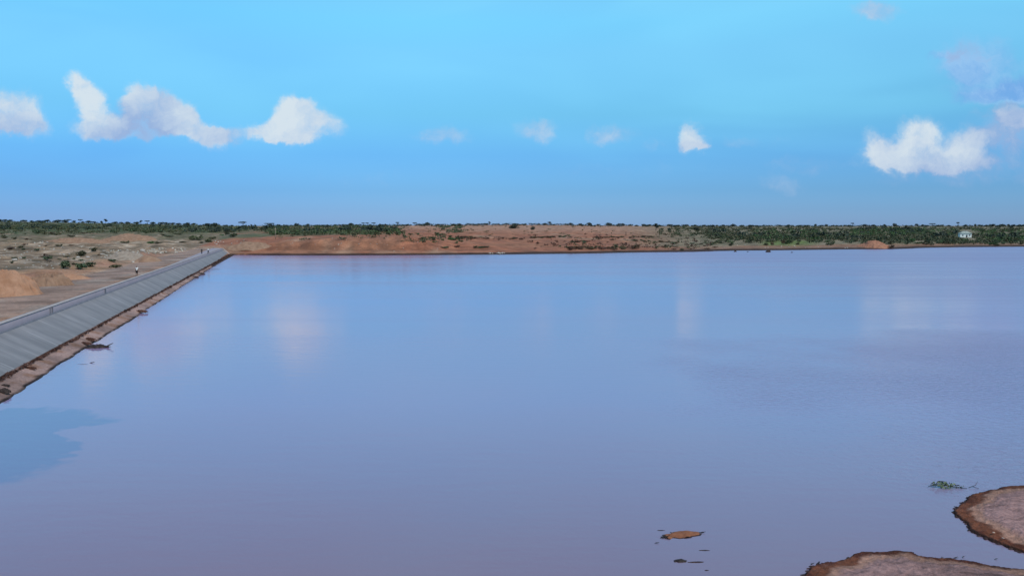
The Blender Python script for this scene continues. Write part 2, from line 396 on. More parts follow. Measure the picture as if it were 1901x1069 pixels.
# ------------------------------------------------------------------ object helpers
def tag(o, label=None, cat=None, group=None, kind=None):
    for k, v in (('label', label), ('category', cat), ('group', group), ('kind', kind)):
        if v: o[k] = v
    return o
def link(name, mesh, parent=None):
    o = bpy.data.objects.new(name, mesh); COL.objects.link(o); o.parent = parent; return o
def mesh(name, verts, faces, m, smooth=False):
    me = bpy.data.meshes.new(name); me.from_pydata([tuple(map(float, v)) for v in verts], [], [tuple(map(int, f)) for f in faces])
    me.materials.append(M[m] if isinstance(m, str) else m)
    if smooth: me.polygons.foreach_set('use_smooth', [True]*len(me.polygons))
    me.update(); return me
def grid_mesh(name, X, Y, Z, m, col=None, wrap=False):
    """X, Y, Z: arrays rows x cols"""
    r, c = X.shape
    me = bpy.data.meshes.new(name)
    v = np.stack([X, Y, Z], -1).reshape(-1, 3).astype(np.float32)
    i = np.arange(r*c).reshape(r, c)
    if wrap: i = np.concatenate([i, i[:, :1]], 1)
    q = np.stack([i[:-1, :-1], i[:-1, 1:], i[1:, 1:], i[1:, :-1]], -1).reshape(-1, 4)
    me.vertices.add(len(v)); me.vertices.foreach_set('co', v.ravel())
    me.loops.add(q.size); me.loops.foreach_set('vertex_index', q.ravel().astype(np.int32))
    me.polygons.add(len(q)); me.polygons.foreach_set('loop_start', np.arange(0, q.size, 4, dtype=np.int32))
    me.polygons.foreach_set('loop_total', np.full(len(q), 4, dtype=np.int32))
    me.polygons.foreach_set('use_smooth', np.ones(len(q), bool))
    me.update(calc_edges=True); me.validate()
    if col is not None:
        ca = me.color_attributes.new('Col', 'FLOAT_COLOR', 'POINT')
        ca.data.foreach_set('color', np.concatenate([col.reshape(-1, 3), np.ones((r*c, 1))], 1).astype(np.float32).ravel())
    me.materials.append(M[m]); return me

# ------------------------------------------------------------------ ground, water, road
def lerp(a, b, t): return a+(b-a)*t[..., None]
def ground_colour(X, Y, Z):
    px, py = proj(X, Y, Z); s = sdist(X, Y); a = X/np.maximum(Y, 1); t = Y-shore_y(a)
    n = fbm(X/30, Y/30, 61, 4); n2 = fbm(X/9, Y/9, 71, 4); n3 = fbm(X/80, Y/80, 81, 3)
    C = lambda *c: np.array(c, float)
    sand, tan, grey, gravel, green, olive = C(.235, .093, .051), C(.22, .130, .078), C(.190, .128, .080), C(.250, .175, .118), C(.062, .082, .036), C(.105, .092, .052)
    out = np.broadcast_to(sand, X.shape+(3,)).copy()
    # middle: sand with paler and redder patches
    out = lerp(out, C(.225, .103, .058), sm(n, 0.02, .16)*.8)
    out = lerp(out, C(.17, .080, .05), sm(fbm(X/6, Y/40, 63, 4), .04, .2)*.6); out = lerp(out, C(.27, .165, .105), sm(fbm(X/18, Y/60, 64, 4), .05, .2)*.7)
    out = lerp(out, C(.30, .130, .070), sm(n2, .06, .2)*.7)
    far = sm(Y, 520, 900)
    out = lerp(out, C(.29, .165, .108), far*.8)
    # green fields in the middle left and right
    w = sm(-px, -760, -640)*sm(Y, 365, 420); out = lerp(out, olive, w*sm(n, -.14, .06)); out = lerp(out, green, w*sm(n2, -.05, .1)*.8)
    w = sm(px, 1120, 1330)*sm(t, 14, 60); out = lerp(out, C(.135, .112, .07), w); out = lerp(out, olive, w*sm(n2, -.06, .12)*.7); out = lerp(out, C(.22, .175, .115), w*sm(-n2, .03, .14)*.7); out = lerp(out, C(.10, .13, .035), w*sm(px, 1400, 1430)*sm(-px, -1530, -1490)*sm(-t, -150, -90)*.9)
    w = sm(px, 1180, 1300)*sm(-t, -40, -10); out = lerp(out, C(.16, .105, .072), w*.8)
    # left, behind the road
    L = sm(-s, 9.5, 11)*sm(-px, -470, -420)
    lc = np.broadcast_to(grey, X.shape+(3,)).copy()
    lc = lerp(lc, gravel, sm(n2, .0, .14)); lc = lerp(lc, C(.150, .105, .068), sm(-n2, .03, .16)*.8); n4 = fbm(X/3.2, Y/4.5, 66, 4); lc = lerp(lc, C(.095, .075, .048), sm(n4, .06, .16)*.8); lc = lerp(lc, C(.33, .265, .20), sm(-n4, .12, .2)*.7)
    lc = lerp(lc, C(.34, .185, .10), sm(-(s+0), 0, 8)*sm(s, -21, -15)*sm(-Y, -190, -120))
    lc = lerp(lc, C(.30, .150, .095), sm(s, -18, -13)*sm(n, -.1, .1)*.8)
    lc = lerp(lc, olive, sm(Y, 300, 480)*sm(n, -.12, .06)); lc = lerp(lc, green*.9, sm(Y, 480, 750)*sm(n2, -.16, 0.02))
    out = lerp(out, lc, L)
    out = lerp(out, C(.28, .19, .135), sm(-s, -2, 0)*sm(s, -11.5, -9.5)*sm(-Y, -320, -306))
    # wet mud round the lake
    wet = (s > 0)*sm(-Z, -.85, -.45)
    out = lerp(out, C(.040, .022, .016), wet)
    return out

def build_ground():
    fr = np.radians(np.arange(-46, 46.001, .13)); bk = np.radians(np.arange(49, 312, 4.0))
    th = np.concatenate([fr, bk])
    rr = np.concatenate([np.array([0.5, 8]), np.linspace(14, 48, 14), np.arange(50, 220, 1.6), np.arange(220, 300, 2.0), np.arange(300, 352, .65),
                         np.arange(352, 500, 1.3), np.arange(500, 900, 4), np.arange(900, 1700, 14), np.linspace(1720, 4500, 50), [6500, 9000, 14000]])
    T, Rr = np.meshgrid(th, rr)
    X, Y = np.sin(T)*Rr, np.cos(T)*Rr
    Z = ground_h(X, Y)
    Z = np.where(Rr > 5000, np.minimum(Z, 14), Z)
    me = grid_mesh('ground', X, Y, Z, 'ground', ground_colour(X, Y, Z), True)
    return tag(link('ground', me), kind='structure')
build_ground()
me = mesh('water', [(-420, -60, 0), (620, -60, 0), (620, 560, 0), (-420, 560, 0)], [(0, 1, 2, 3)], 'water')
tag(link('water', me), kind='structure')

def along(Y0, Y1, step): return np.arange(Y0, Y1+.01, step)
def strip_obj(name, prof, Y0, Y1, step, m, col=None, jitter=None, parent=None, uv=False, close=False):
    """sweep a profile of (offset on the water side of the parapet foot, height) along the dam"""
    ys = along(Y0, Y1, step); rows = []
    for k, (s, z) in enumerate(prof):
        X = xb(ys)+s/.962
        zz = np.full_like(ys, z, dtype=float)
        if jitter: X, zz = jitter(k, X, ys, zz)
        rows.append(np.stack([X, ys+0*X, zz], -1))
    A = np.array(rows)
    me = grid_mesh(name, A[..., 0], A[..., 1], A[..., 2], m, col(A) if col else None)
    if uv:
        l = me.uv_layers.new(name='UVMap'); n = len(ys); dist = np.concatenate([[0], np.cumsum(np.hypot(np.diff([p[0] for p in prof]), np.diff([p[1] for p in prof])))])
        vi = np.zeros(len(me.loops), np.int32); me.loops.foreach_get('vertex_index', vi)
        U = np.stack([ys[vi % n]*1.04, dist[vi//n]], -1); l.data.foreach_set('uv', U.astype(np.float32).ravel())
    o = link(name, me, parent)
    return o
Y_NEAR = 10.0
# dirt road along the crest
def road_j(k, X, ys, zz):
    n = 16.0
    if k == 0: X = X+fbm(ys/6, ys*0+3, 5, 3)*1.1
    return X, zz+fbm(X/3, ys/3, 77, 3)*.06*(0 < k < 6)
def road_c(A):
    X, Y = A[..., 0], A[..., 1]; s = sdist(X, Y)
    n = fbm(X/5, Y/14, 91, 4); n2 = fbm(X/1.5, Y/20, 95, 3)
    c = np.broadcast_to(np.array((.225, .148, .112)), X.shape+(3,)).copy()
    c = lerp(c, np.array((.30, .165, .10)), sm(s, -3.4, -.8)*.8*sm(n, -.2, .1))
    c = lerp(c, np.array((.31, .16, .09)), sm(-Y, -85, -55)*sm(s, -7, -3)*.8)
    c = lerp(c, np.array((.24, .19, .155)), sm(n2, .02, .16)*.7)
    c = lerp(c, np.array((.135, .082, .055)), sm(n, .17, .24)*sm(s, -4.5, -3)*.8)
    return c
M['road'] = ground_mat('road_dirt', 3.0, .35)
o = strip_obj('road', [(-9.9, 2.73), (-8.2, 2.80), (-6.5, 2.83), (-4.8, 2.85), (-3.0, 2.83), (-1.4, 2.80), (-.42, 2.80)], Y_NEAR, 298, .8, 'road', road_c, road_j)
tag(o, kind='structure')

# ------------------------------------------------------------------ dam
dam = link('dam', None); dam.location = (0, 0, 0)
tag(dam, 'long grey concrete faced dam running beside the water with a low parapet', 'dam')
TOE = (4.05, 0.52)
def fac_j(k, X, ys, zz):
    if k == 1: X = (X*0+xt(ys)); 
    if k == 2: X = xt(ys)+.12
    return X+0*ys, zz
strip_obj('slope_facing', [(.0, 2.25), (4.4, .5), (4.4, -.1)], Y_NEAR, DAM_END, 2, 'facing', jitter=fac_j, parent=dam, uv=True)
strip_obj('parapet', [(.03, 2.20), (0.0, 2.96), (-.40, 2.96), (-.40, 2.5)], Y_NEAR, DAM_END-2, 2, 'parapet', parent=dam, uv=True)
strip_obj('coping', [(.035, 2.93), (.035, 3.00), (-.435, 3.00), (-.435, 2.93)], Y_NEAR, DAM_END-2, 2, 'coping', parent=dam)
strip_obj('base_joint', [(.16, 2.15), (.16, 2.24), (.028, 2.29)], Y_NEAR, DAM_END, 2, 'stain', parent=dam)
# paved end of the crest
def pave_j(k, X, ys, zz):
    wdt = np.clip((ys-150)/130, 0, 1)*4.2+.05
    return xb(ys)/1.0-(.44+k/3*wdt)/.962, zz
strip_obj('crest_paving', [(-.5, 2.90), (-1, 2.90), (-2, 2.88), (-3, 2.74)], 150, DAM_END, 3, 'parapet', jitter=pave_j, parent=dam, uv=True)
# end wall of the facing
ye = DAM_END
v = [(xb(ye)-4.4, ye, 2.86), (xb(ye), ye, 2.90), (xt(ye)+.12, ye, .52), (xt(ye)+.12, ye, -1), (xb(ye)-4.4, ye, -1)]
v += [(x, y+.5, z) for x, y, z in v]
link('end_wall', mesh('end_wall', v, [(0, 1, 2, 3, 4), (9, 8, 7, 6, 5), (0, 5, 6, 1), (1, 6, 7, 2), (2, 7, 8, 3)], 'coping'), dam)
def box(name, c, size, rz, m, parent=None, bevel=0.0):
    import bmesh
    bm = bmesh.new(); bmesh.ops.create_cube(bm, size=1)
    bmesh.ops.scale(bm, vec=size, verts=bm.verts)
    if bevel: bmesh.ops.bevel(bm, geom=bm.edges[:], offset=bevel, segments=1, affect='EDGES')
    bmesh.ops.rotate(bm, matrix=Matrix.Rotation(rz, 3, 'Z'), verts=bm.verts); bmesh.ops.translate(bm, vec=c, verts=bm.verts)
    me = bpy.data.meshes.new(name); bm.to_mesh(me); bm.free(); me.materials.append(M[m] if isinstance(m, str) else m)
    return link(name, me, parent)
DROT = math.atan(0.284)
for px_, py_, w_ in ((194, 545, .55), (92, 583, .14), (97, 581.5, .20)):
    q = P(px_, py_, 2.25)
    box('parapet_stain', (xb(q[1])+.03, q[1], 2.58), (.16, w_, .76), DROT, 'stain', dam, .02)  # shallow dark box standing in for a stain on the parapet

# mud strip between the facing and the water
def strip_mud():
    ys = along(Y_NEAR, DAM_END+6, .35); ks = np.linspace(0, 1, 15)
    rows = []; cols = []
    for k in ks:
        edge = xw(ys)+fbm(ys/1.3, ys*0+1, 51, 4)*.42+fbm(ys/9, ys*0+8, 57, 3)*.5
        q = np.clip(k/.78, 0, None)
        X = xt(ys)-.25+(edge-xt(ys)+.25)*q
        z = .60-.60*q+fbm(X*1.1, ys*1.1, 66, 4)*.16*(0.1 < k < .95)
        z = np.where(q > 1, -(q-1)*2.2, np.maximum(z, .012 if q < 1 else 0))
        rows.append(np.stack([X, ys, z], -1))
        n = fbm(X*.8, ys*.8, 68, 3)
        c = np.broadcast_to(np.array((.285, .185, .155)), X.shape+(3,)).copy()
        c = lerp(c, np.array((.235, .130, .090)), sm(n, 0, .2))
        c = lerp(c, np.array((.055, .026, .018)), sm(.16-q+n*.35, 0, .06))
        c = lerp(c, np.array((.028, .018, .016)), sm(q+n*.25, .83, .93))
        cols.append(c)
    A = np.array(rows)
    return tag(link('shore', grid_mesh('shore', A[..., 0], A[..., 1], A[..., 2], 'shore', np.array(cols))), kind='structure')
strip_mud()

# near mud banks, lower right
def poly_sd(X, Y, poly):
    """signed distance, positive inside"""
    d = np.full(X.shape, 1e9); ins = np.zeros(X.shape, bool); n = len(poly)
    for i in range(n):
        (x0, y0), (x1, y1) = poly[i], poly[(i+1) % n]
        ex, ey = x1-x0, y1-y0; t = np.clip(((X-x0)*ex+(Y-y0)*ey)/(ex*ex+ey*ey+1e-9), 0, 1)
        d = np.minimum(d, np.hypot(X-x0-t*ex, Y-y0-t*ey))
        c = ((y0 > Y) != (y1 > Y)) & (X < (x1-x0)*(Y-y0)/((y1-y0) if abs(y1-y0) > 1e-9 else 1e-9)+x0); ins ^= c
    return np.where(ins, d, -d)
BANK_A = [(1901,902),(1868,905),(1840,911),(1806,919),(1795,925),(1792,932),(1780,938),(1770,950),(1776,960),(1795,973),(1800,984),(1818,994),(1840,1004),(1870,1016),(1901,1027)]
BANK_B = [(1488,1072),(1498,1062),(1508,1052),(1530,1046),(1562,1043),(1580,1034),(1600,1027),(1640,1027),(1664,1024),(1696,1027),(1704,1034),(1730,1037),(1764,1039),(1800,1044),(1840,1052),(1875,1057),(1901,1059)]
PA = [tuple(P(*q)[:2]) for q in BANK_A]; PB = [tuple(P(*q)[:2]) for q in BANK_B]
PA = [(38, PA[0][1]+4), (24, PA[0][1]+1.6)]+PA+[(PA[-1][0]+2, PA[-1][1]-.5), (38, 25.0)]
PB = PB+[(22, PB[-1][1]+.2), (27, PB[-1][1]+.2), (38, PB[-1][1]+1.2), (38, 4), (6, 4), (8, 15)]
def near_bank(poly, x0, x1, y0, y1, step):
    xs = np.arange(x0, x1, step); ys = np.arange(y0, y1, step); X, Y = np.meshgrid(xs, ys)
    sd = poly_sd(X, Y, poly)
    n = fbm(X*3.2, Y*3.2, 101, 4); nb = fbm(X*.9, Y*.9, 107, 4); nf = fbm(X*9, Y*9, 111, 3)
    sj = sd+n*.16+nf*.07
    Z = np.where(sj > 0, .035+.05*sm(sj, 0, .06)+.22*sm(sj, 0, 1.6)+(n*.08+nf*.035)*sm(sj, 0, .25)+nb*.08*sm(sj, .2, .8), np.maximum(sj*.7-.01, -1.2))
    wet = sm(.44+nb*1.15+n*.25-sj, -.08, .22)
    c = np.broadcast_to(np.array((.268, .155, .138)), X.shape+(3,)).copy()
    c = lerp(c, np.array((.32, .170, .112)), sm(.95+nb*.8-sj, -.1, .3)*.8)
    rip = vnoise(X*1.2+fbm(X, Y, 5, 2)*3, Y*9+fbm(X*.8, Y*.8, 9, 3)*14, 131)
    c = c*(1-.42*sm(rip, .55, .85)*sm(sj, .5, 1.0))[..., None]
    c = lerp(c, np.array((.078, .023, .013)), wet)
    c = lerp(c, np.array((.14, .048, .024)), wet*sm(nb, .02, .14))
    c = lerp(c, np.array((.028, .014, .011)), sm(.10-sj+n*.12, 0, .06))
    return tag(link('shore', grid_mesh('shore', X, Y, Z, 'shore', c)), kind='structure')
near_bank(PA, 15, 36, 23.5, 36.5, .055)
near_bank(PB, 7, 36, 14, 28.4, .055)

# ------------------------------------------------------------------ builders
def tube(path, rad, sides=6):
    """tapered tube through points"""
    V = []; F = []
    pts = [Vector(p) for p in path]
    for i, p in enumerate(pts):
        d = (pts[min(i+1, len(pts)-1)]-pts[max(i-1, 0)]).normalized()
        a = d.orthogonal().normalized(); b = d.cross(a)
        for k in range(sides):
            t = 2*math.pi*k/sides; V.append(p+(a*math.cos(t)+b*math.sin(t))*rad[i])
    for i in range(len(pts)-1):
        for k in range(sides):
            F.append((i*sides+k, i*sides+(k+1) % sides, (i+1)*sides+(k+1) % sides, (i+1)*sides+k))
    F.append(tuple(range(sides))[::-1]); F.append(tuple(range((len(pts)-1)*sides, len(pts)*sides)))
    return V, F
def join(parts):
    V = []; F = []
    for v, f in parts:
        n = len(V); V += list(v); F += [tuple(i+n for i in q) for q in f]
    return V, F
def leaf_cloud(rng, blobs, n, size, squash=.7):
    """leaf clumps spread through several ellipsoids"""
    V = np.zeros((n, 4, 3)); vol = np.array([b[3]*b[4]*b[5] for b in blobs])**.8; vol = vol/vol.sum()
    for i in range(n):
        bx, by, bz, rx, ry, rz = blobs[rng.choice(len(blobs), p=vol)]
        d = rng.normal(size=3); d /= np.linalg.norm(d); r = rng.uniform(.25, 1)**.45
        c = np.array((bx, by, bz))+d*r*np.array((rx, ry, rz))
        a = rng.normal(size=3); a[2] *= squash; a /= np.linalg.norm(a); b = np.cross(a, rng.normal(size=3)); b /= np.linalg.norm(b)
        s = size*rng.uniform(.5, 1.3)
        V[i] = [c-a*s-b*s*.6, c+a*s*.9-b*s*.7, c+a*s*1.1+b*s*.6, c-a*s*.8+b*s*.7]
    V = V.reshape(-1, 3); V[:, 2] = np.maximum(V[:, 2], 0.0)
    return V, [tuple(range(4*i, 4*i+4)) for i in range(n)]

def copy_tree(o, parent=None):
    c = o.copy(); COL.objects.link(c); c.parent = parent
    for ch in list(o.children): copy_tree(ch, c)
    return c
_used = set()
def place(proto, loc, rz, sc):
    o = proto if proto.name not in _used else copy_tree(proto)
    _used.add(proto.name)
    o.location = loc; o.rotation_euler = (0, 0, rz); o.scale = sc if isinstance(sc, tuple) else (sc,)*3
    return o

# trees: unit height 1, scaled on placing
def make_tree(name, kind, seed, leafm):
    rng = np.random.RandomState(seed)
    root = link(name, None)
    parts = []; blobs = []
    if kind == 'umbrella':
        top = .72; parts.append(tube([(0, 0, -.05), (.02, .01, .3), (.0, .03, .5)], [.035, .028, .022]))
        for k in range(6):
            t = k*math.pi/3+rng.uniform(-.4, .4); r = rng.uniform(.28, .52)
            e = (math.cos(t)*r, math.sin(t)*r, rng.uniform(.74, .84))
            parts.append(tube([(0, .02, .42+.05*(k % 2)), (e[0]*.5, e[1]*.5, .63), e], [.02, .013, .007], 5))
            blobs.append((e[0], e[1], e[2]+.05, .26, .26, .085))
        blobs += [(0, 0, .90, .36, .36, .08)]
        n, s = 420, .045
    elif kind == 'dome':
        parts.append(tube([(0, 0, -.05), (.02, 0, .2), (0, .03, .4)], [.06, .045, .03]))
        for k in range(5):
            t = k*1.26+rng.uniform(-.4, .4); r = rng.uniform(.2, .45)
            e = (math.cos(t)*r, math.sin(t)*r, rng.uniform(.35, .7))
            parts.append(tube([(0, .01, .22), (e[0]*.5, e[1]*.5, .4), e], [.03, .018, .008], 5))
            blobs.append((e[0], e[1], e[2], .36, .36, .25))
        blobs += [(0, 0, .68, .34, .34, .28)]
        n, s = 480, .055
    else:                                             # upright, thin
        parts.append(tube([(0, 0, -.05), (.01, 0, .4), (0, .02, .85)], [.035, .025, .01]))
        for k in range(4):
            t = k*1.7; e = (math.cos(t)*.16, math.sin(t)*.16, .5+.12*k)
            parts.append(tube([(0, 0, .35+.1*k), e], [.015, .006], 5)); blobs.append((e[0], e[1], e[2], .17, .17, .12))
        blobs.append((0, 0, .88, .15, .15, .12))
        n, s = 240, .045
    V, F = join(parts); link('trunk', mesh('trunk', V, F, 'bark'), root)
    V, F = leaf_cloud(rng, blobs, n, s); link('crown', mesh('crown', V, F, leafm), root)
    return root
def make_shrub(name, seed, leafm, wide=1.0, n=230, size=.075):
    """unit height shrub about 1.5 wide, several stems"""
    rng = np.random.RandomState(seed); blobs = []; parts = []
    for k in range(rng.randint(5, 8)):
        t = rng.uniform(0, 6.28); r = rng.uniform(.1, .55)*wide; h = rng.uniform(.3, .72)
        blobs.append((math.cos(t)*r, math.sin(t)*r, h*.8, rng.uniform(.2, .38), rng.uniform(.2, .38), rng.uniform(.16, .30)))
        parts.append(tube([(0, 0, -.05), (math.cos(t)*r*.5, math.sin(t)*r*.5, h*.45), (math.cos(t)*r, math.sin(t)*r, h*.85)], [.028, .018, .007], 4))
    root = link(name, None)
    V, F = join(parts); link('stem', mesh('stem', V, F, 'bark'), root)
    V, F = leaf_cloud(rng, blobs, n, size); link('foliage', mesh('foliage', V, F, leafm), root)
    return root

def make_rock(seed, m='rock', flat=.65):
    import bmesh
    rng = np.random.RandomState(seed); bm = bmesh.new(); bmesh.ops.create_icosphere(bm, subdivisions=2, radius=.5)
    planes = [(Vector(rng.normal(size=3)).normalized(), rng.uniform(.28, .44)) for _ in range(9)]
    for v in bm.verts:
        for nrm, d in planes:
            k = v.co.dot(nrm)
            if k > d: v.co -= nrm*(k-d)
        v.co.z *= flat; v.co += Vector(rng.normal(size=3))*.012
    me = bpy.data.meshes.new('rock'); bm.to_mesh(me); bm.free(); me.materials.append(M[m]); return me

def make_pile(name, rx, ry, h, m, seed, ridges=0.0, flat=1.0, n=80):
    """heap of tipped earth, its base a little below ground"""
    xs = np.linspace(-1.15, 1.15, n); X, Y = np.meshgrid(xs, xs)
    r = np.hypot(X, Y)+fbm(X*2+seed, Y*2, seed, 3)*.35
    Z = np.clip((1-r)*1.15, -.25, 1)
    Z = np.where(Z > 0, 1-(1-np.clip(Z, 0, 1))**(1.3*flat), Z)*np.where(Z > 0, .85, 1)
    Z = Z*h+np.where(Z > 0, 1, 0)*(fbm(X*5, Y*5, seed+3, 4)*h*.30+fbm(X*14, Y*14, seed+4, 3)*h*.13-ridges*np.abs(fbm(np.arctan2(Y, X)*4, r*1.2, seed+9, 3))*h)
    me = grid_mesh(name, X*rx, Y*ry, Z-.05*h, m)
    return link(name, me)

# ------------------------------------------------------------------ trees on the skyline
protos = {}
for k, (kd, s) in enumerate((('umbrella', 3), ('umbrella', 9), ('dome', 5), ('dome', 14), ('dome', 23), ('upright', 8))):
    protos.setdefault(kd, []).append(make_tree({'umbrella': 'acacia_tree', 'dome': 'bush_tree', 'upright': 'slender_tree'}[kd], kd, s, 'leaf_far'))
CATS = {'umbrella': 'acacia', 'dome': 'tree', 'upright': 'tree'}
def sky_tree(px, kind, wpx, hpx, dist, label, group=None, base_px=None):
    q = at(px, dist)
    k = dist/FPX
    pr = random.choice(protos[kind]); base_w = {'umbrella': 1.25, 'dome': 1.35, 'upright': .42}[kind]
    H = hpx*k; sxy = wpx*k/base_w
    sink = .1 if kind != 'dome' else H*random.uniform(.22, .38)
    H *= 1.0 if kind != 'dome' else random.uniform(1.15, 1.45)
    o = place(pr, (q[0], q[1], q[2]-sink), random.uniform(0, 6.28), (sxy*random.uniform(1, 1.35), sxy, H))
    return tag(o, label, CATS[kind], group)
# left of the dam, on the ridge
GL = 'trees along the left ridge'
for px, kd, w_, h_ in ((2.5,'dome',14,6),(13,'dome',12,5),(22,'dome',10,5),(47,'dome',12,5),(62,'dome',9,4),(77,'dome',14,5),(91,'dome',12,5),(110,'dome',17,6),
        (124,'dome',12,6),(140,'dome',9,5),(167,'dome',12,5),(178,'dome',10,4),(191,'dome',6,6),(217,'dome',12,5),(228,'dome',9,4),(239,'dome',12,5),(256,'dome',12,5),
        (286,'dome',12,5),(303,'dome',12,5),(311,'dome',10,5),(322,'dome',14,4),(334,'dome',12,4),(350,'dome',12,4),(362,'dome',10,4)):
    sky_tree(px, kd, w_, h_, random.uniform(1850, 2050), 'small dark rounded tree on the skyline of the left ridge', GL)
for px in (130, 151.5, 276):
    sky_tree(px, 'umbrella', 9, 6.5, 2000, 'small flat topped acacia rising over the left ridge line', 'acacias on the left ridge')
sky_tree(199, 'upright', 5, 8, 2000, 'slender upright tree, tallest of the left ridge line above the road', None)
sky_tree(264, 'upright', 4, 7, 2000, 'slim short tree beside a flat acacia on the left ridge', None)
sky_tree(386, 'dome', 16, 6.5, 1500, 'low dark dome tree touching the left side of a bigger dome, above the dam end')
sky_tree(401, 'dome', 20, 8.5, 1480, 'broad dark dome tree on the skyline straight above the dam end')
sky_tree(421, 'dome', 8, 4.5, 1500, 'tiny bush between the broad dome tree and the tall umbrella acacia')
sky_tree(432, 'dome', 8, 4, 1500, 'tiny low bush just left of the tall umbrella acacia')
sky_tree(453, 'umbrella', 13, 10, 1400, 'tall lone umbrella acacia standing clear of the skyline near the dam end')
sky_tree(502.6, 'umbrella', 18, 7.5, 1400, 'wide dark umbrella acacia right of the tall lone acacia')
sky_tree(504, 'dome', 13, 5.5, 1430, 'dark bushy tree growing under the wide umbrella acacia')
sky_tree(551.5, 'dome', 8.5, 7, 1400, 'round dark ball shaped tree, left of two small trees on bare skyline')
sky_tree(572, 'dome', 7.5, 5.5, 1450, 'small round crown tree, right of the ball shaped tree on the skyline')
GM = 'trees on the skyline over the middle green belt'
for px, kd, w_, h_ in ((589,'dome',14,4),(600,'dome',10,3.5),(609,'dome',9,5),(624,'dome',11,5),(640,'dome',11,5),(652,'dome',13,6),(665,'dome',9,4),(706,'dome',7,5.5),(690,'dome',7,3.5),(715,'dome',10,3)):
    sky_tree(px, kd, w_, h_, random.uniform(1420, 1550), 'small dark rounded tree on the skyline over the middle green belt', GM)
for px in (675, 682.6, 695):
    sky_tree(px, 'umbrella', 8, 7, 1500, 'small thin umbrella acacia of the close trio over the green belt', 'trio of acacias over the green belt')
sky_tree(738, 'umbrella', 6.5, 8, 1500, 'thin lone acacia on the skyline between the green belt and the bare hill')
sky_tree(770, 'umbrella', 9, 6.5, 1500, 'flat topped acacia on the skyline left of a dark rounded tree')
sky_tree(794, 'dome', 13, 6.5, 1500, 'dark rounded tree at the left foot of the bare hill skyline')
sky_tree(814, 'dome', 12, 3.5, 1500, 'long low dark bush right of the rounded tree at the hill foot')
sky_tree(889, 'dome', 8, 4, 1500, 'low bush on the bare hill top, left of an upright little tree')
sky_tree(901, 'dome', 8, 4, 1500, 'low bush touching the upright little tree on the bare hill top')
sky_tree(909, 'upright', 3.5, 6.5, 1480, 'upright little tree on the top of the bare red hill')
sky_tree(1012, 'dome', 11, 5, 1450, 'low spreading bush on the right shoulder of the bare hill')
sky_tree(1020, 'upright', 5, 7, 1450, 'leaning thin tree rising from a low bush on the hill shoulder')
sky_tree(953.6, 'dome', 19, 10, 880, 'large round dark tree standing alone on the red slope')
sky_tree(989, 'dome', 10, 8, 800, 'smaller round dark tree on the red slope right of the large one')
sky_tree(1217, 'upright', 7, 14, 820, 'tall narrow dark tree at the right edge of the red slope')
sky_tree(1242, 'dome', 9, 6, 850, 'small dark tree right of the tall narrow tree')
sky_tree(1292, 'dome', 10, 7, 850, 'dark round tree between red slope and right hand scrub')
GR = 'trees along the skyline right of the hill'
for px, w_, h_ in ((1059,11,5),(1078,10,4.5),(1094,10,5.5),(1109,8,4),(1148,9,4.5),(1156,8,4.5),(1168,8,4),(1181,10,4.5),(1195,8,4),(1205,9,5),(1223,11,4.5),(1242,12,5),(1258,10,4),(1272,12,5),
        (1289,10,4.5),(1306,10,4),(1322,9,4),(1342,9,4),(1375,9,3.5),(1392,13,4.5),(1405,9,3.5),(1462,7,4.5),(1483,6,5),(1497,10,4),(1512,7,6),(1532,7,5)):
    sky_tree(px, 'dome', w_, h_, random.uniform(1450, 1700), 'small dark rounded tree on the skyline right of the hill', GR)
sky_tree(1129, 'dome', 15, 7, 1450, 'bigger dark dome tree where the hill slopes down to the right')
sky_tree(1359.6, 'dome', 12, 6, 1600, 'dark dome tree standing over a flat stretch of the right skyline')
GF = 'trees along the far right skyline'
for px, w_, h_ in ((1574,9,4),(1604,11,5),(1620,10,5),(1658,8,7),(1640,7,5),(1680,7,4.5),(1700,7,5),(1710,6,4.5),(1739,7,4.5),(1759,8,4),(1790,6,6),(1808,6,5.5),(1817,8,5),(1828,8,5),
        (1840,11,6),(1850,8,5),(1859,9,6),(1870,7,5),(1879,9,6),(1889,9,5.5),(1899,8,5)):
    sky_tree(px, 'dome', w_, h_, random.uniform(1650, 1850), 'small dark tree on the far right skyline beyond the white house', GF)
sky_tree(1581, 'umbrella', 6, 8, 1650, 'small umbrella acacia above a green part of the right hand scrub')
sky_tree(1729, 'umbrella', 10, 6.5, 1700, 'wide acacia on the skyline a little left of the white house')
sky_tree(1776, 'umbrella', 6, 9, 1700, 'tall thin acacia on the skyline just above the white house')

# ------------------------------------------------------------------ shrubs
SH = {'dark': [make_shrub('shrub', 31, 'leaf'), make_shrub('shrub', 37, 'leaf', 1.2)], 'olive': [make_shrub('shrub', 41, 'leaf_olive', 1.1), make_shrub('shrub', 42, 'leaf_olive')],
      'green': [make_shrub('shrub', 43, 'leaf_green'), make_shrub('shrub', 44, 'leaf_green', 1.2)], 'dry': [make_shrub('shrub', 47, 'leaf_dry', 1.3, 170), make_shrub('shrub', 48, 'leaf_dry', 1.1, 170)]}
def shrub(px, py, kind, wpx, hpx, label, group=None):
    q = hit(px, py)
    if q is None: return None
    if (q[1] < DAM_END and sdist(q[0], q[1]) > -9.8) or q[2] < .12: return None
    k = q[1]/FPX; pr = random.choice(SH[kind])
    sw = wpx*k/1.5
    o = place(pr, (q[0], q[1], q[2]-.06*hpx*k), random.uniform(0, 6.28), (sw, sw, hpx*k*1.1))
    return tag(o, label, 'shrub', group)
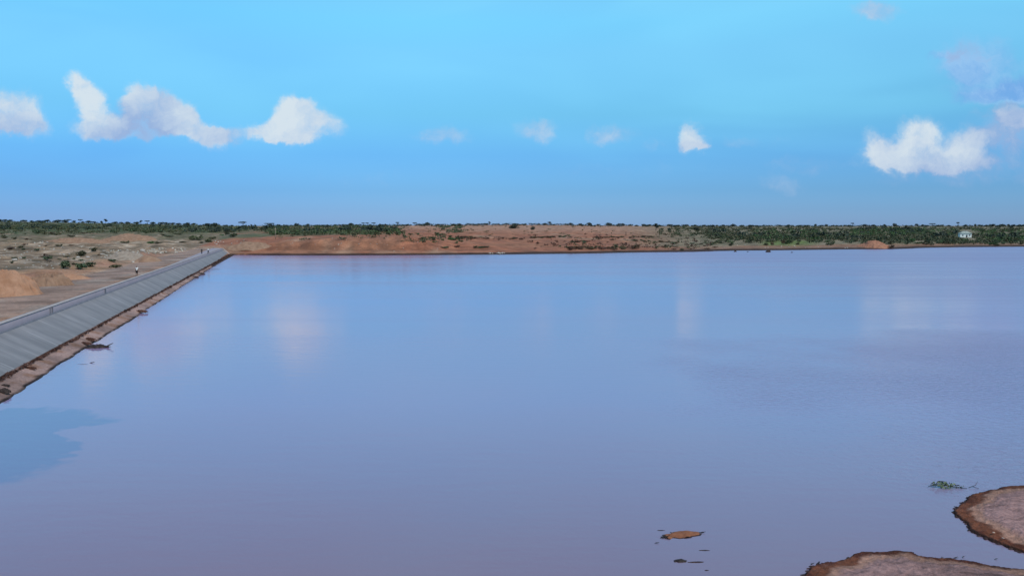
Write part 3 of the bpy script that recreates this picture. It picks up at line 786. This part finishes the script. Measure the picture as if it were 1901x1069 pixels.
for a in (
 (117,498,'dark',34,20,'big dark shrub on grey rubble beside the road, left of a lower one'),
 (143,500,'dark',32,15,'low dark shrub touching the right side of the big dark shrub by the road'),
 (166,495,'dark',26,12,'flat dark green shrub between the low dark shrub and the rubble heap'),
 (150,475,'olive',26,13,'brown olive shrub in the middle of the grey rubble field'),
 (176,466,'olive',22,9,'pale olive shrub right behind the brown olive shrub in rubble'),
 (205,486,'dark',22,6,'small flat shrub in front of the heap of pale rocks'),
 (214,497,'olive',30,8,'flat olive shrub at the road edge in front of the pale rock heap'),
 (82,482,'dark',26,8,'dark shrub on the gravel above the orange mound'),
 (70,433,'dark',22,8,'dark bush at the foot of the left ridge, alone on tan ground'),
 (247,430,'dark',24,9,'dark bush on the far green strip left of the dam end'),
 (365,446,'olive',26,12,'round brown bush just behind the far end of the dam'),
 (386,450,'olive',24,9,'olive bush right of the round brown bush behind the dam'),
 (434,440,'dark',22,10,'dark bush on the bank top just past the end of the dam'),
 (418,436,'dark',16,7,'dark bush behind the dam end, left of a bigger dark one'),
 (1655,462,'dry',17,9,'brown bush at the water in front of the red earth pile'),
 (1433,456,'dry',9,10,'dark red brown bush on the pale bank, left of a similar one'),
 (1454,454,'dry',9,12,'dark red brown bush on the pale bank below the white post'),
 (1110,441.5,'dry',8,5,'small dark peak shaped bush at the left end of the long scrub line'),
 ): shrub(*a)
def scatter(n, poly_fn, kinds, wr, hr, label, group, seed):
    rng = np.random.RandomState(seed); c = 0
    for _ in range(n*6):
        if c >= n: break
        x, y = poly_fn(rng)
        if shrub(x, y, kinds[rng.randint(len(kinds))], rng.uniform(*wr), rng.uniform(*hr), label, group): c += 1
rc = lambda x0, x1, y0, y1: (lambda r: (r.uniform(x0, x1), r.uniform(y0, y1)))
def seg(pts, jit):
    def f(r):
        k = r.randint(len(pts)-1); t = r.uniform(); a, b = pts[k], pts[k+1]
        return a[0]+(b[0]-a[0])*t, a[1]+(b[1]-a[1])*t+r.uniform(-jit, jit)
    return f
scatter(34, rc(0, 200, 432, 492), ['dark', 'olive', 'olive', 'dry'], (7, 18), (2.5, 6), 'low shrub scattered over the grey rubble left of the road', 'shrubs on the rubble left of the road', 1)
scatter(18, rc(200, 420, 430, 455), ['dark', 'green', 'olive'], (10, 24), (3, 6), 'low green shrub on the flat behind the far part of the road', 'shrubs behind the far road', 2)
scatter(26, rc(765, 870, 434, 452), ['green', 'olive', 'dark'], (8, 18), (3, 6), 'olive green shrub on the tan slope right of the red cut bank', 'shrubs right of the red cut bank', 3)
scatter(12, seg([(812,460),(840,459),(880,460),(908,461)], 1.5), ['dark', 'olive', 'dry'], (9, 20), (2.5, 5), 'flat dark shrub of the strip close to the water below the tan slope', 'shrub strip close to the water', 4)
scatter(16, seg([(850,441),(900,442),(935,443.5),(960,444)], 1), ['dry', 'olive'], (5, 13), (2, 4), 'small brown shrub of the dotted row across the red slope', 'dotted row of brown shrubs', 5)
scatter(16, seg([(975,444),(1000,442),(1030,441),(1050,440)], 1), ['dry', 'dark'], (8, 16), (3, 5), 'dark brown shrub of the row on the middle of the red slope', 'row of dark shrubs on the red slope', 6)
scatter(26, seg([(1103,442),(1140,441),(1180,440.5),(1215,439.5)], .6), ['dry', 'dark'], (9, 16), (1.6, 3.0), 'low dark shrub of the long straight scrub line on the red slope', 'long straight scrub line', 7)
scatter(14, seg([(1052,450),(1090,450)], 1.2), ['dry', 'dark'], (9, 16), (2, 4), 'dark shrub of the short strip above the waterside thicket', 'short dark shrub strip', 8)
scatter(30, seg([(1053,464),(1080,462),(1120,463),(1160,462),(1185,460)], 2.0), ['dry', 'dry', 'olive'], (10, 20), (4, 8), 'brown shrub of the waterside thicket below the red slope', 'brown thicket at the water', 9)
scatter(22, seg([(1175,447),(1215,448),(1250,452),(1300,454),(1320,453)], 1.0), ['dry', 'dark'], (7, 15), (2, 4), 'dark red brown shrub of the broken line descending to the water', 'broken shrub line descending to the water', 10)
scatter(12, rc(1215, 1330, 457, 465), ['dry', 'olive'], (8, 18), (2, 4), 'low brown shrub on the dark muddy bank near the water', 'shrubs on the dark muddy bank', 11)
scatter(46, rc(1320, 1560, 440, 457), ['olive', 'green', 'dark'], (8, 18), (4, 8), 'green bush on the right bank behind the pale sandy edge', 'bushes behind the pale sandy edge', 12)
scatter(28, rc(1690, 1901, 443, 456), ['olive', 'green', 'dark'], (10, 22), (5, 9), 'dense green bush at the shore below the white house', 'bushes at the shore below the white house', 13)

# far belts of scrub that nobody could count
def scrub_mass(name, regions, m, seed, n, label_kind='stuff', hh=(1.0, 2.3)):
    rng = np.random.RandomState(seed); VV = []; FF = []; base = 0
    tot = sum(r[4] for r in regions)
    for (x0, x1, y0, y1, wt, *rest) in regions:
        for _ in range(int(n*wt/tot)):
            x = rng.uniform(x0, x1); y = rng.uniform(y0, y1)
            q = hit(x, y)
            if 1777 < x < 1805 and 427 < y < 446: continue
            if q is None or q[2] < .5 or (sdist(q[0], q[1]) > -10 and q[1] < DAM_END): continue
            H = rng.uniform(*hh)*(1.0 if q[1] < 800 else 1.2); Wd = H*rng.uniform(1.1, 2.6)
            bl = [(rng.uniform(-.5, .5)*Wd, rng.uniform(-.5, .5)*Wd, H*rng.uniform(.35, .6), Wd*.5, Wd*.5, H*.4) for _k in range(3)]
            V, F = leaf_cloud(rng, bl, 26, .42*H/2, 1.3)
            VV.append(V+q); FF.append(np.array(F)+base); base += len(V)
    V = np.concatenate(VV); F = np.concatenate(FF)
    o = link(name, mesh(name, V, F, m)); tag(o, kind=label_kind); return o
L_REG = [(0, 330, 410, 427, 5), (230, 545, 417, 432, 3), (0, 160, 420, 436, .9), (160, 330, 424, 434, .5)]
scrub_mass('scrub', L_REG, 'leaf_olive', 201, 620)
scrub_mass('scrub', L_REG, 'leaf_olive', 202, 500)
scrub_mass('scrub', L_REG, 'leaf', 212, 300)
scrub_mass('scrub', [(500, 745, 419, 437, 4), (590, 700, 420, 436, 1)], 'leaf_green', 203, 200)
scrub_mass('scrub', [(500, 745, 419, 438, 4)], 'leaf_olive', 209, 200)
scrub_mass('scrub', [(500, 745, 419, 437, 4), (815, 860, 420, 433, 1)], 'leaf', 207, 240)
R_REG = [(1240, 1901, 419.5, 428, 4), (1310, 1901, 426, 446, 7), (1225, 1340, 424, 440, .7), (1330, 1600, 440, 452, 1.2), (1600, 1901, 440, 454, 2.2)]
scrub_mass('scrub', R_REG, 'leaf', 204, 980)
scrub_mass('scrub', R_REG, 'leaf_olive', 205, 1000)
scrub_mass('scrub', [(1580, 1720, 424, 438, 3), (1830, 1901, 428, 450, 1.3), (1400, 1530, 428, 446, 1.3), (1720, 1830, 424, 440, .7)], 'leaf_green', 206, 620)
scrub_mass('scrub', [(0, 330, 411, 427, 3), (330, 545, 417, 432, 1.5), (500, 745, 419, 435, 1), (1300, 1901, 419, 445, 3)], 'leaf_far', 210, 260, hh=(2.2, 4.2))
scrub_mass('scrub', [(745, 880, 424, 452, 3), (860, 1260, 419, 440, 3), (1030, 1330, 440, 462, 3), (520, 760, 434, 447, 1)], 'leaf_olive', 214, 190, hh=(.5, 1.5))
scrub_mass('scrub', [(980, 1330, 436, 463, 3), (840, 980, 440, 446, 1)], 'leaf_dry', 215, 130, hh=(.5, 1.4))
scrub_mass('scrub', [(840, 1060, 416.6, 419.5, 2), (1060, 1901, 418.5, 421.5, 5), (520, 860, 418.5, 421, 2)], 'leaf_far', 208, 620, hh=(1.5, 3.2))

# ------------------------------------------------------------------ heaps of earth and rocks
def pile(px, py, wpx, hpx, m, seed, name, label, ridges=0, depth=1.0, flat=1.0):
    q = hit(px, py); k = q[1]/FPX
    o = make_pile(name, wpx*k/2, wpx*k/2*depth, hpx*k*1.25, m, seed, ridges, flat)
    o.location = q+np.array((0, wpx*k/2*depth*.55, -.1)); return tag(o, label, 'earth pile')
pile(1630, 460, 62, 13, 'red_dirt', 3, 'earth_pile', 'red cone shaped earth pile at the water in front of the scrub')
pile(-6, 543, 130, 40, 'orange_dirt', 5, 'earth_pile', 'orange steep earth mound at the roadside near the picture edge', .25, .7, 1.5)
pile(82, 532, 110, 24, 'brown_dirt', 8, 'earth_pile', 'dark eroded brown earth mound right beside the orange mound', .9, .6, 1.4)
pile(268, 487, 58, 12, 'brown_dirt', 11, 'earth_pile', 'small brown cone of earth beside the road right of pale rock heap')
pile(225, 482, 90, 15, 'grey_dirt', 13, 'earth_pile', 'grey gravel heap strewn with pale rocks beyond the road', 0, .8)
pile(120, 516, 80, 9, 'orange_dirt', 17, 'earth_pile', 'low orange earth ridge along the road edge below the dark shrubs', .2, .6)
pile(235, 446, 110, 12, 'brown_dirt', 21, 'earth_pile', 'long tan spoil heap in the middle distance left of the dam', .2, .5)
pile(130, 452, 150, 11, 'brown_dirt', 25, 'earth_pile', 'wide low tan spoil heap in the middle distance above the rubble', .4, .4)
pile(463, 462, 120, 13, 'brown_dirt', 27, 'earth_pile', 'grey brown spoil heap on the bank just past the dam end', .3, .5)

ROCKS = [make_rock(s) for s in range(5)]
def rock(px, py, wpx, label, group=None, m=None, name='rock'):
    q = hit(px, py)
    if q is None: return
    k = q[1]/FPX*wpx
    o = link(name, random.choice(ROCKS)); o.location = q+np.array((0, 0, .12*k)); o.scale = (k, k*random.uniform(.7, 1.1), k*random.uniform(.7, 1.1))
    o.rotation_euler = (random.uniform(-.3, .3), random.uniform(-.3, .3), random.uniform(0, 6.28)); return tag(o, label, 'rock', group)
for a in ((28,484,11,'big pale boulder at the left, on gravel above the orange mound'),(73,458,5,'lone white rock standing upright on the grey rubble field'),
          (145,479,9,'white pointed rock left of a similar one, above the dark roadside shrubs'),(163,478,8,'white pointed rock right of a similar one, behind the dark roadside shrubs'),
          (38,480,7,'pale rock just right of the big boulder'),(247,487,6,'reddish white rock at the foot of the small brown earth cone'),(266,467,11,'broad white rock at the right end of the pale rock heap')): rock(*a)
rng = np.random.RandomState(5)
for _ in range(110): rock(rng.uniform(188, 272), 481-rng.uniform(0, 16)*(1 if rng.uniform() < .8 else .4), rng.uniform(2.2, 5), 'pale rock lying on the grey gravel heap beyond the road', 'rocks on the gravel heap')
for _ in range(40): rock(rng.uniform(270, 345), rng.uniform(462, 473), rng.uniform(2.2, 5.5), 'pale rock strewn along the far side of the road near the dam end', 'rocks along the far road')
for _ in range(75): rock(rng.uniform(0, 185), rng.uniform(448, 500), rng.uniform(2.0, 5), 'grey rock scattered over the rubble field left of the road', 'rocks on the rubble field')
for _ in range(30): rock(rng.uniform(395, 480), rng.uniform(446, 460), rng.uniform(1.5, 4), 'small pale stone on the spoil bank behind the dam end', 'stones behind the dam end')
for _ in range(12): rock(rng.uniform(903, 945), rng.uniform(470.2, 471.6), rng.uniform(2, 5), 'whitish stone at the water line below the red slope', 'whitish stones at the far water line')
for _ in range(26): rock(rng.uniform(500, 840), rng.uniform(440, 468), rng.uniform(1.5, 3), 'stone lying on the red cut bank', 'stones on the red cut bank')
for _ in range(20): rock(rng.uniform(1330, 1620), rng.uniform(455, 462), rng.uniform(1.5, 3.5), 'dark stone on the pale sandy edge of the right bank', 'stones on the pale sandy edge')
# pebbles on the near banks
PEB = [make_rock(60+s, 'pebble') for s in range(3)]
def near_z(px, py): return P(px, py, .22)
pb = [(1862,998),(1872,983),(1845,988),(1868,1066),(1630,1062),(1662,1057),(1615,1064),(1766,1058),(1882,978),(1888,960),(1852,950)]
for px, py in pb:
    q = P(px, py, .20); o = link('pebble', random.choice(PEB)); k = random.uniform(.05, .10)
    o.location = q; o.scale = (k*1.3, k, k); o.rotation_euler = (0, 0, random.uniform(0, 6))
    tag(o, 'small light pebble on the near mud bank', 'pebble', 'pebbles on the near mud banks')

# ------------------------------------------------------------------ driftwood, debris, floating branch
def stick_mesh(seed, n=3, L=.62, r=.024):
    rng = np.random.RandomState(seed); parts = []
    for k in range(n):
        a = rng.uniform(-.5, .5)+k*.5; l = L*rng.uniform(.5, 1); p0 = Vector((rng.uniform(-.12, .12), rng.uniform(-.05, .05), .0))
        d = Vector((math.cos(a), math.sin(a)*.6, rng.uniform(.0, .45)))
        parts.append(tube([p0-d*l*.4, p0+Vector((0, 0, .03)), p0+d*l*.5+Vector((0, 0, rng.uniform(-.03, .06)))], [r, r*1.3, r*.5], 5))
    V, F = join(parts); return mesh('twig', V, F, 'wet_wood', True)
def clod_mesh(seed, L, Wd, H, m):
    rng = np.random.RandomState(seed); xs = np.linspace(-1, 1, 30); ys = np.linspace(-1, 1, 16); X, Y = np.meshgrid(xs, ys)
    r = np.hypot(X, Y)+fbm(X*3, Y*3, seed, 3)*.7
    Z = np.where(r < 1, H*np.sqrt(np.clip(1-r*r, 0, 1))*(1+fbm(X*5, Y*5, seed+2, 3)), -.05-(r-1)*.12)
    return grid_mesh('clod', X*L/2, Y*Wd/2, Z, m)
def twig(px, py, sc, label, group=None, seed=0, z=.02, rz=None, n=3):
    o = link('twig', stick_mesh(seed+int(px), n)); o.location = P(px, py, z); o.scale = (sc,)*3
    o.rotation_euler = (0, 0, random.uniform(-.4, .4) if rz is None else rz); return tag(o, label, 'twig', group)
# mud islet
q = P(1268, 992); isl = link('mud_islet', None)
tag(isl, 'narrow orange mud islet breaking the calm water in the foreground', 'mud islet'); isl.location = q; isl.rotation_euler = (0, 0, R(17))
M['islet_mud'] = mottled('islet_mud', (.16, .060, .030), (.23, .092, .046), 5, .9, .4)
M['wet_mud'] = mottled('wet_mud', (.018, .010, .009), (.05, .022, .016), 6, .5, .4)
link('mud_top', clod_mesh(5, 1.36, .58, .075, 'islet_mud'), isl)
o = link('wet_rim', clod_mesh(5, 1.50, .70, .030, 'wet_mud'), isl)
twig(1232, 997, .62, 'dark twig tangle caught on the left tip of the orange mud islet', seed=1, n=5)
twig(1304, 988, .4, 'short dark twig at the right tip of the orange mud islet', seed=2)
twig(1219, 1007, .36, 'small forked twig poking out of the water left of the mud islet', seed=3, n=2)
def clod(px, py, L, Wd, H, label, cat='debris', m='wet_mud', name='debris_clump', group=None, seed=0, rz=0):
    o = link(name, clod_mesh(seed+int(px), L, Wd, H, m)); o.location = P(px, py, 0); o.rotation_euler = (0, 0, rz); return tag(o, label, cat, group)
clod(1263, 1041, .42, .24, .05, 'dark driftwood piece floating below the orange mud islet', 'driftwood', 'wet_wood', 'driftwood', rz=.1)
clod(1292, 1043, .55, .10, .018, 'thin dark trail of debris right of the floating driftwood piece', rz=.05)
clod(1308, 1021, .38, .10, .010, 'barely surfacing dark sliver between mud islet and driftwood')
clod(1227, 984, .3, .08, .008, 'faint dark sliver on the water just above the mud islet')
clod(1312, 1058, .14, .08, .012, 'tiny dark speck on the water near the bottom picture edge')
# leafy floating branch
br = link('floating_branch', None); tag(br, 'green leafy branch floating in the water beside the right mud bank', 'branch')
q = P(1765, 905); br.location = q
V, F = join([tube([(-.95, 0, .06), (-.6, .02, .13), (-.2, .0, .10), (.25, -.05, .04), (.62, -.12, .02)], [.012, .02, .022, .018, .010], 6),
             tube([(-.6, .02, .13), (-.45, .2, .22), (-.15, .28, .20), (0, .25, .08)], [.016, .013, .011, .006], 5),
             tube([(.0, -.02, .06), (.22, .1, .10), (.35, .15, .05)], [.014, .01, .006], 5),
             tube([(.75, -.02, .02), (1.05, .02, .10), (1.25, .2, .22)], [.012, .011, .005], 5),
             tube([(.95, .0, .05), (1.15, -.08, .0)], [.011, .006], 5)])
link('stem', mesh('stem', V, F, 'wet_wood', True), br)
rg = np.random.RandomState(4)
V, F = leaf_cloud(rg, [(-.45, .1, .14, .36, .22, .10), (-.1, .12, .12, .3, .2, .09), (.3, -.02, .06, .3, .12, .05), (-.25, -.1, .04, .3, .1, .05)], 130, .045)
M['leaf_wet'] = mottled('branch_leaves', (.06, .085, .045), (.14, .17, .10), 6, .6, 0)
link('foliage', mesh('foliage', V, F, 'leaf_wet'), br)
twig(1733, 896, .35, 'dark snag end at the left tip of the floating leafy branch', seed=9, n=4)
# twigs and clods on the edges of the near banks
G1 = 'twigs stuck along the near bank edges'
for px, py, sc in ((1600,1026,.5),(1520,1045,.42),(1508,1046,.3),(1693,1028,.55),(1775,1035,.3),(1724,1035,.3),(1748,1035,.34),(1857,907,.4),(1783,937,.4),(1800,984,.35),(1850,1037,.28),(1788,1033,.25)):
    twig(px, py, sc, 'dark twig sticking out along the edge of a near mud bank', G1, seed=20, n=3)
rng = np.random.RandomState(77)
G2 = 'dark clods at the near bank edges'
for L_ in (BANK_A, BANK_B):
    for i in range(len(L_)-1):
        for _ in range(3):
            t = rng.uniform(); x = L_[i][0]+(L_[i+1][0]-L_[i][0])*t; y = L_[i][1]+(L_[i+1][1]-L_[i][1])*t
            if x > 1900 or y > 1068: continue
            clod(x, y, rng.uniform(.08, .26), rng.uniform(.06, .16), rng.uniform(.02, .055), 'dark wet clod of mud on the waterline of a near bank', 'clod', 'wet_mud', 'mud_clod', G2, seed=i, rz=rng.uniform(-1, 1))
# debris along the toe of the facing: rotting stalks, uncountable
def toe_debris():
    rng = np.random.RandomState(9); VV = []; FF = []; b = 0
    for _ in range(2600):
        y = math.exp(rng.uniform(math.log(45), math.log(DAM_END))); x = xt(y)+.10+abs(rng.normal())*.10
        w_ = vnoise(np.array([y/3.0]), np.array([2.0]), 12)[0]
        c = np.array((x+rng.normal()*.06*w_, y, .50+rng.uniform(-.02, .12)*1.2))
        s = rng.uniform(.02, .085)*(1+y/110); d = rng.normal(size=(4, 3))*s*np.array((.8, 1.4, .45))
        VV.append(c+d); FF.append(np.array(((0, 1, 2), (0, 2, 3), (0, 3, 1), (1, 3, 2)))+b); b += 4
    o = link('debris', mesh('debris', np.concatenate(VV), np.concatenate(FF), 'debris')); tag(o, kind='stuff')
toe_debris()
def dam_clump(px, py, L, Wd, H, label, z=.1, m='debris', rz=0, seed=0):
    o = link('debris_clump', clod_mesh(seed+int(px), L, Wd, H, m)); o.location = P(px, py, z); o.rotation_euler = (0, 0, rz); return tag(o, label, 'debris')
dam_clump(181, 645, 1.9, 1.0, .26, 'dark heap of flood debris at the water edge below the dam facing', 0, 'wet_wood', .2)
dam_clump(168, 630, 1.6, .55, .16, 'reddish band of debris crossing the mud strip up from the dark heap', .25, rz=-.5)
dam_clump(160, 637, 1.4, .4, .12, 'lower reddish streak of debris left of the dark waterside heap', .22, rz=-.6)
dam_clump(7, 727, .8, .45, .22, 'dark clump of debris on the mud strip at the picture edge', .25, 'wet_wood')
dam_clump(10, 715, .6, .2, .08, 'small dark streak just above the clump at the picture edge', .35, 'wet_wood')
dam_clump(55, 683, .9, .35, .12, 'dark patch of stalks under the facing toe in the left foreground', .42)
dam_clump(262, 578, 2.0, .6, .18, 'dark red debris crossing the mud strip about mid length of the dam', .2, rz=-.3)
dam_clump(372, 509, 2.2, 1.0, .3, 'dark debris lump at the water on the far part of the dam', .05, 'wet_wood')
dam_clump(358, 515, 2.4, .9, .3, 'second dark debris lump at the water left of the far one', .05, 'wet_wood')
o = twig(196, 645, 2.2, 'long bare stick lying in the water beside the dark debris heap', seed=4, n=2, rz=.05)
twig(171, 673, .8, 'thin floating stalk off the mud strip in the left foreground', seed=6, n=2, rz=0)
clod(154, 676, .9, .12, .012, 'floating line of scum left of the thin stalk', seed=3)
clod(395, 500, 3.4, .8, .05, 'flat floating debris off the far part of the dam', seed=5)
# low dark objects in the water by the far bank
for px, py, L, H, lab in ((1365,467.6,1.2,.5,'small dark stump standing in water near the right bank'),(1426,468.2,2.2,.8,'larger dark clump standing in water near the right bank'),(1470,469,.9,.3,'tiny dark snag in water right of the larger clump'),(1388,467.8,.8,.25,'tiny dark snag between the stump and the larger clump')):
    clod(px, py, L, L*.6, H, lab, 'snag', 'wet_wood', 'snag', seed=2)

# ------------------------------------------------------------------ house, post, pole
def house():
    q = hit(1791, 440.5); Yd = q[1]; k = Yd/FPX
    root = link('house', None); root.location = (q[0], q[1], q[2]-.1); root.rotation_euler = (0, 0, R(-14))
    tag(root, 'small white house with a pale pitched roof standing alone in the green scrub', 'house')
    w_, d_, h_ = 19*k, 13*k, 7*k; rh = 4.6*k
    a, b = w_/2, d_/2
    V = [(-a, -b, 0), (a, -b, 0), (a, b, 0), (-a, b, 0), (-a, -b, h_), (a, -b, h_), (a, b, h_), (-a, b, h_)]
    link('wall', mesh('wall', V, [(0, 1, 5, 4), (1, 2, 6, 5), (2, 3, 7, 6), (3, 0, 4, 7)], 'white_wall'), root)
    e = .35; r = w_*.18
    V = [(-a-e, -b-e, h_-.05), (a+e, -b-e, h_-.05), (a+e, b+e, h_-.05), (-a-e, b+e, h_-.05), (-r, 0, h_+rh), (r, 0, h_+rh),
         (-a-e, -b-e, h_+.12), (a+e, -b-e, h_+.12), (a+e, b+e, h_+.12), (-a-e, b+e, h_+.12)]
    link('roof', mesh('roof', V, [(3, 2, 1, 0), (0, 1, 7, 6), (1, 2, 8, 7), (2, 3, 9, 8), (3, 0, 6, 9), (6, 7, 5, 4), (8, 9, 4, 5), (7, 8, 5), (9, 6, 4)], 'roof'), root)
    box('door', (a*.15, -b-.02, h_*.34), (.95, .07, h_*.68), 0, 'dark_gap', root)
    for x in (-a*.55, a*.65):
        wn = box('window', (x, -b-.02, h_*.55), (1.0, .06, .9), 0, 'dark_gap', root)
house()
def post(px, py, hpx, wpx, m, name, label, cat):
    q = hit(px, py); k = q[1]/FPX
    o = link(name, None); o.location = q; tag(o, label, cat)
    V, F = tube([(0, 0, -.3), (0, 0, hpx*k*.5), (.03, 0, hpx*k)], [wpx*k/2, wpx*k/2*.9, wpx*k/2*.8], 8)
    link('shaft', mesh('shaft', V, F, m, True), o); return o
p = post(1455, 442.5, 4.5, 2.2, 'white_wall', 'marker_post', 'small white marker post at the edge of the bright green scrub', 'post')
V, F = tube([(0, 0, 1.2), (0, 0, 1.35), (0, 0, 1.42)], [.36, .36, .1], 8); link('cap', mesh('cap', V, F, 'white_wall'), p)
p = post(511.5, 444, 21, 1.0, 'grey_dirt', 'utility_pole', 'thin pale pole standing in front of the green belt past the dam', 'pole')
V, F = tube([(-.5, 0, 4.3), (.5, 0, 4.3)], [.05, .05], 6); link('crossarm', mesh('crossarm', V, F, 'grey_dirt'), p)
p = post(1162, 437, 6.5, 1.2, 'bark', 'wooden_post', 'thin dark wooden post on the red slope above the long scrub line', 'post')
V, F = tube([(-.3, 0, 2.2), (.3, 0, 2.4)], [.06, .05], 6); link('crossarm', mesh('crossarm', V, F, 'bark'), p)

# ------------------------------------------------------------------ people
def skin(name, pts, edges, m, parent, sub=2, rootv=0):
    me = bpy.data.meshes.new(name); me.from_pydata([p[:3] for p in pts], edges, []); o = link(name, me)
    md = o.modifiers.new('s', 'SKIN'); md.use_smooth_shade = True
    for v, p in zip(me.skin_vertices[0].data, pts): v.radius = (p[3], p[4] if len(p) > 4 else p[3]); v.use_root = False
    me.skin_vertices[0].data[rootv].use_root = True
    sb = o.modifiers.new('u', 'SUBSURF'); sb.levels = sub; sb.render_levels = sub
    bpy.context.view_layer.update()
    dg = bpy.context.evaluated_depsgraph_get(); nm = bpy.data.meshes.new_from_object(o.evaluated_get(dg))
    bpy.data.objects.remove(o); nm.name = name; nm.materials.clear(); nm.materials.append(M[m])
    return link(name, nm, parent)
def person(loc, rz, shirt, trousers, label, stride=.12, shorts=False, height=1.72):
    root = link('person', None); root.location = loc; root.rotation_euler = (0, 0, rz); root.scale = (height/1.75,)*3; tag(root, label, 'person')
    P_ = []; E = []
    def add(p, par=None):
        P_.append(p); i = len(P_)-1
        if par is not None: E.append((par, i))
        return i
    pel = add((0, 0, .95, .135, .10)); wa = add((0, 0, 1.10, .125, .09), pel); ch = add((0, -.01, 1.30, .15, .10), wa); sh = add((0, 0, 1.44, .09, .07), ch)
    nk = add((0, .0, 1.52, .052), sh); hd = add((0, .02, 1.60, .075, .085), nk); cr = add((0, .01, 1.69, .072, .08), hd); add((0, .105, 1.61, .02), hd)
    for s in (-1, 1):
        a = add((s*.18, 0, 1.42, .055), sh); el = add((s*.23, -.03, 1.14, .042), a); wr = add((s*.25, .06, .90, .030), el); hn = add((s*.25, .08, .83, .030, .018), wr)
        for k in range(4): 
            f1 = add((s*.25+(k-1.5)*.004, .065+.014*k, .76-(0.01 if k in (0, 3) else 0), .0085), hn); add((s*.235, .07+.014*k, .715, .0075), f1)
        add((s*.235, .115, .80, .009), wr)
        h = add((s*.09, 0, .90, .09), pel); kn = add((s*.10, s*stride*.5+.02, .50, .060), h); an = add((s*.10, s*stride, .09, .040), kn); add((s*.11, s*stride+.15, .03, .034), an)
    skin('body', P_, E, 'skin', root)
    for s in (-1, 1):       # eyes and ears are skinned into the head; shoes are worn
        skin('shoe', [(s*.10, s*stride-.03, .07, .052), (s*.105, s*stride+.07, .05, .05, .042), (s*.11, s*stride+.18, .04, .042, .032)], [(0, 1), (1, 2)], 'shoe', root)
    skin('hair', [(0, -.015, 1.66, .085), (0, -.01, 1.71, .075)], [(0, 1)], 'hair', root)
    Q = [(0, 0, .93, .15, .115), (0, 0, 1.10, .14, .105), (0, -.01, 1.30, .165, .115), (0, 0, 1.43, .10, .08)]; QE = [(0, 1), (1, 2), (2, 3)]
    for s in (-1, 1):
        i = len(Q); Q += [(s*.18, 0, 1.42, .07), (s*.215, -.02, 1.22, .06)]; QE += [(3, i), (i, i+1)]
    skin('shirt', Q, QE, shirt, root)
    Q = [(0, 0, .94, .145, .11)]; QE = []
    for s in (-1, 1):
        i = len(Q); Q += [(s*.09, 0, .86, .105), (s*.10, s*stride*.5+.02, .50, .078)]; QE += [(0, i), (i, i+1)]
        if not shorts: Q += [(s*.10, s*stride, .14, .058)]; QE += [(i+1, i+2)]
    skin('trousers', Q, QE, trousers, root)
    return root
def on_road(px, py_feet, z=2.80):
    q = P(px, py_feet, z); return q
yy_ = np.linspace(80, 200, 2000); pp_, _ = proj(xb(yy_)-.85, yy_, 2.8+0*yy_); yk = yy_[np.argmin(abs(pp_-254.5))]; q = (xb(yk)-.85, yk)
person((q[0], q[1], 2.80), R(160), 'white_cloth', 'dark_cloth', 'person in a white shirt and dark shorts standing at the dam parapet', .08, True, 1.78)
q = P(374.6, 472.0, 2.83); person(q, R(30), 'dark_cloth', 'dark_cloth', 'distant person all in dark clothes on the far end of the dam road', .14)
q = P(386.6, 471.0, 2.83); person(q, R(-20), 'white_cloth', 'dark_cloth', 'distant person in a white top on the far end of the dam road', .14)
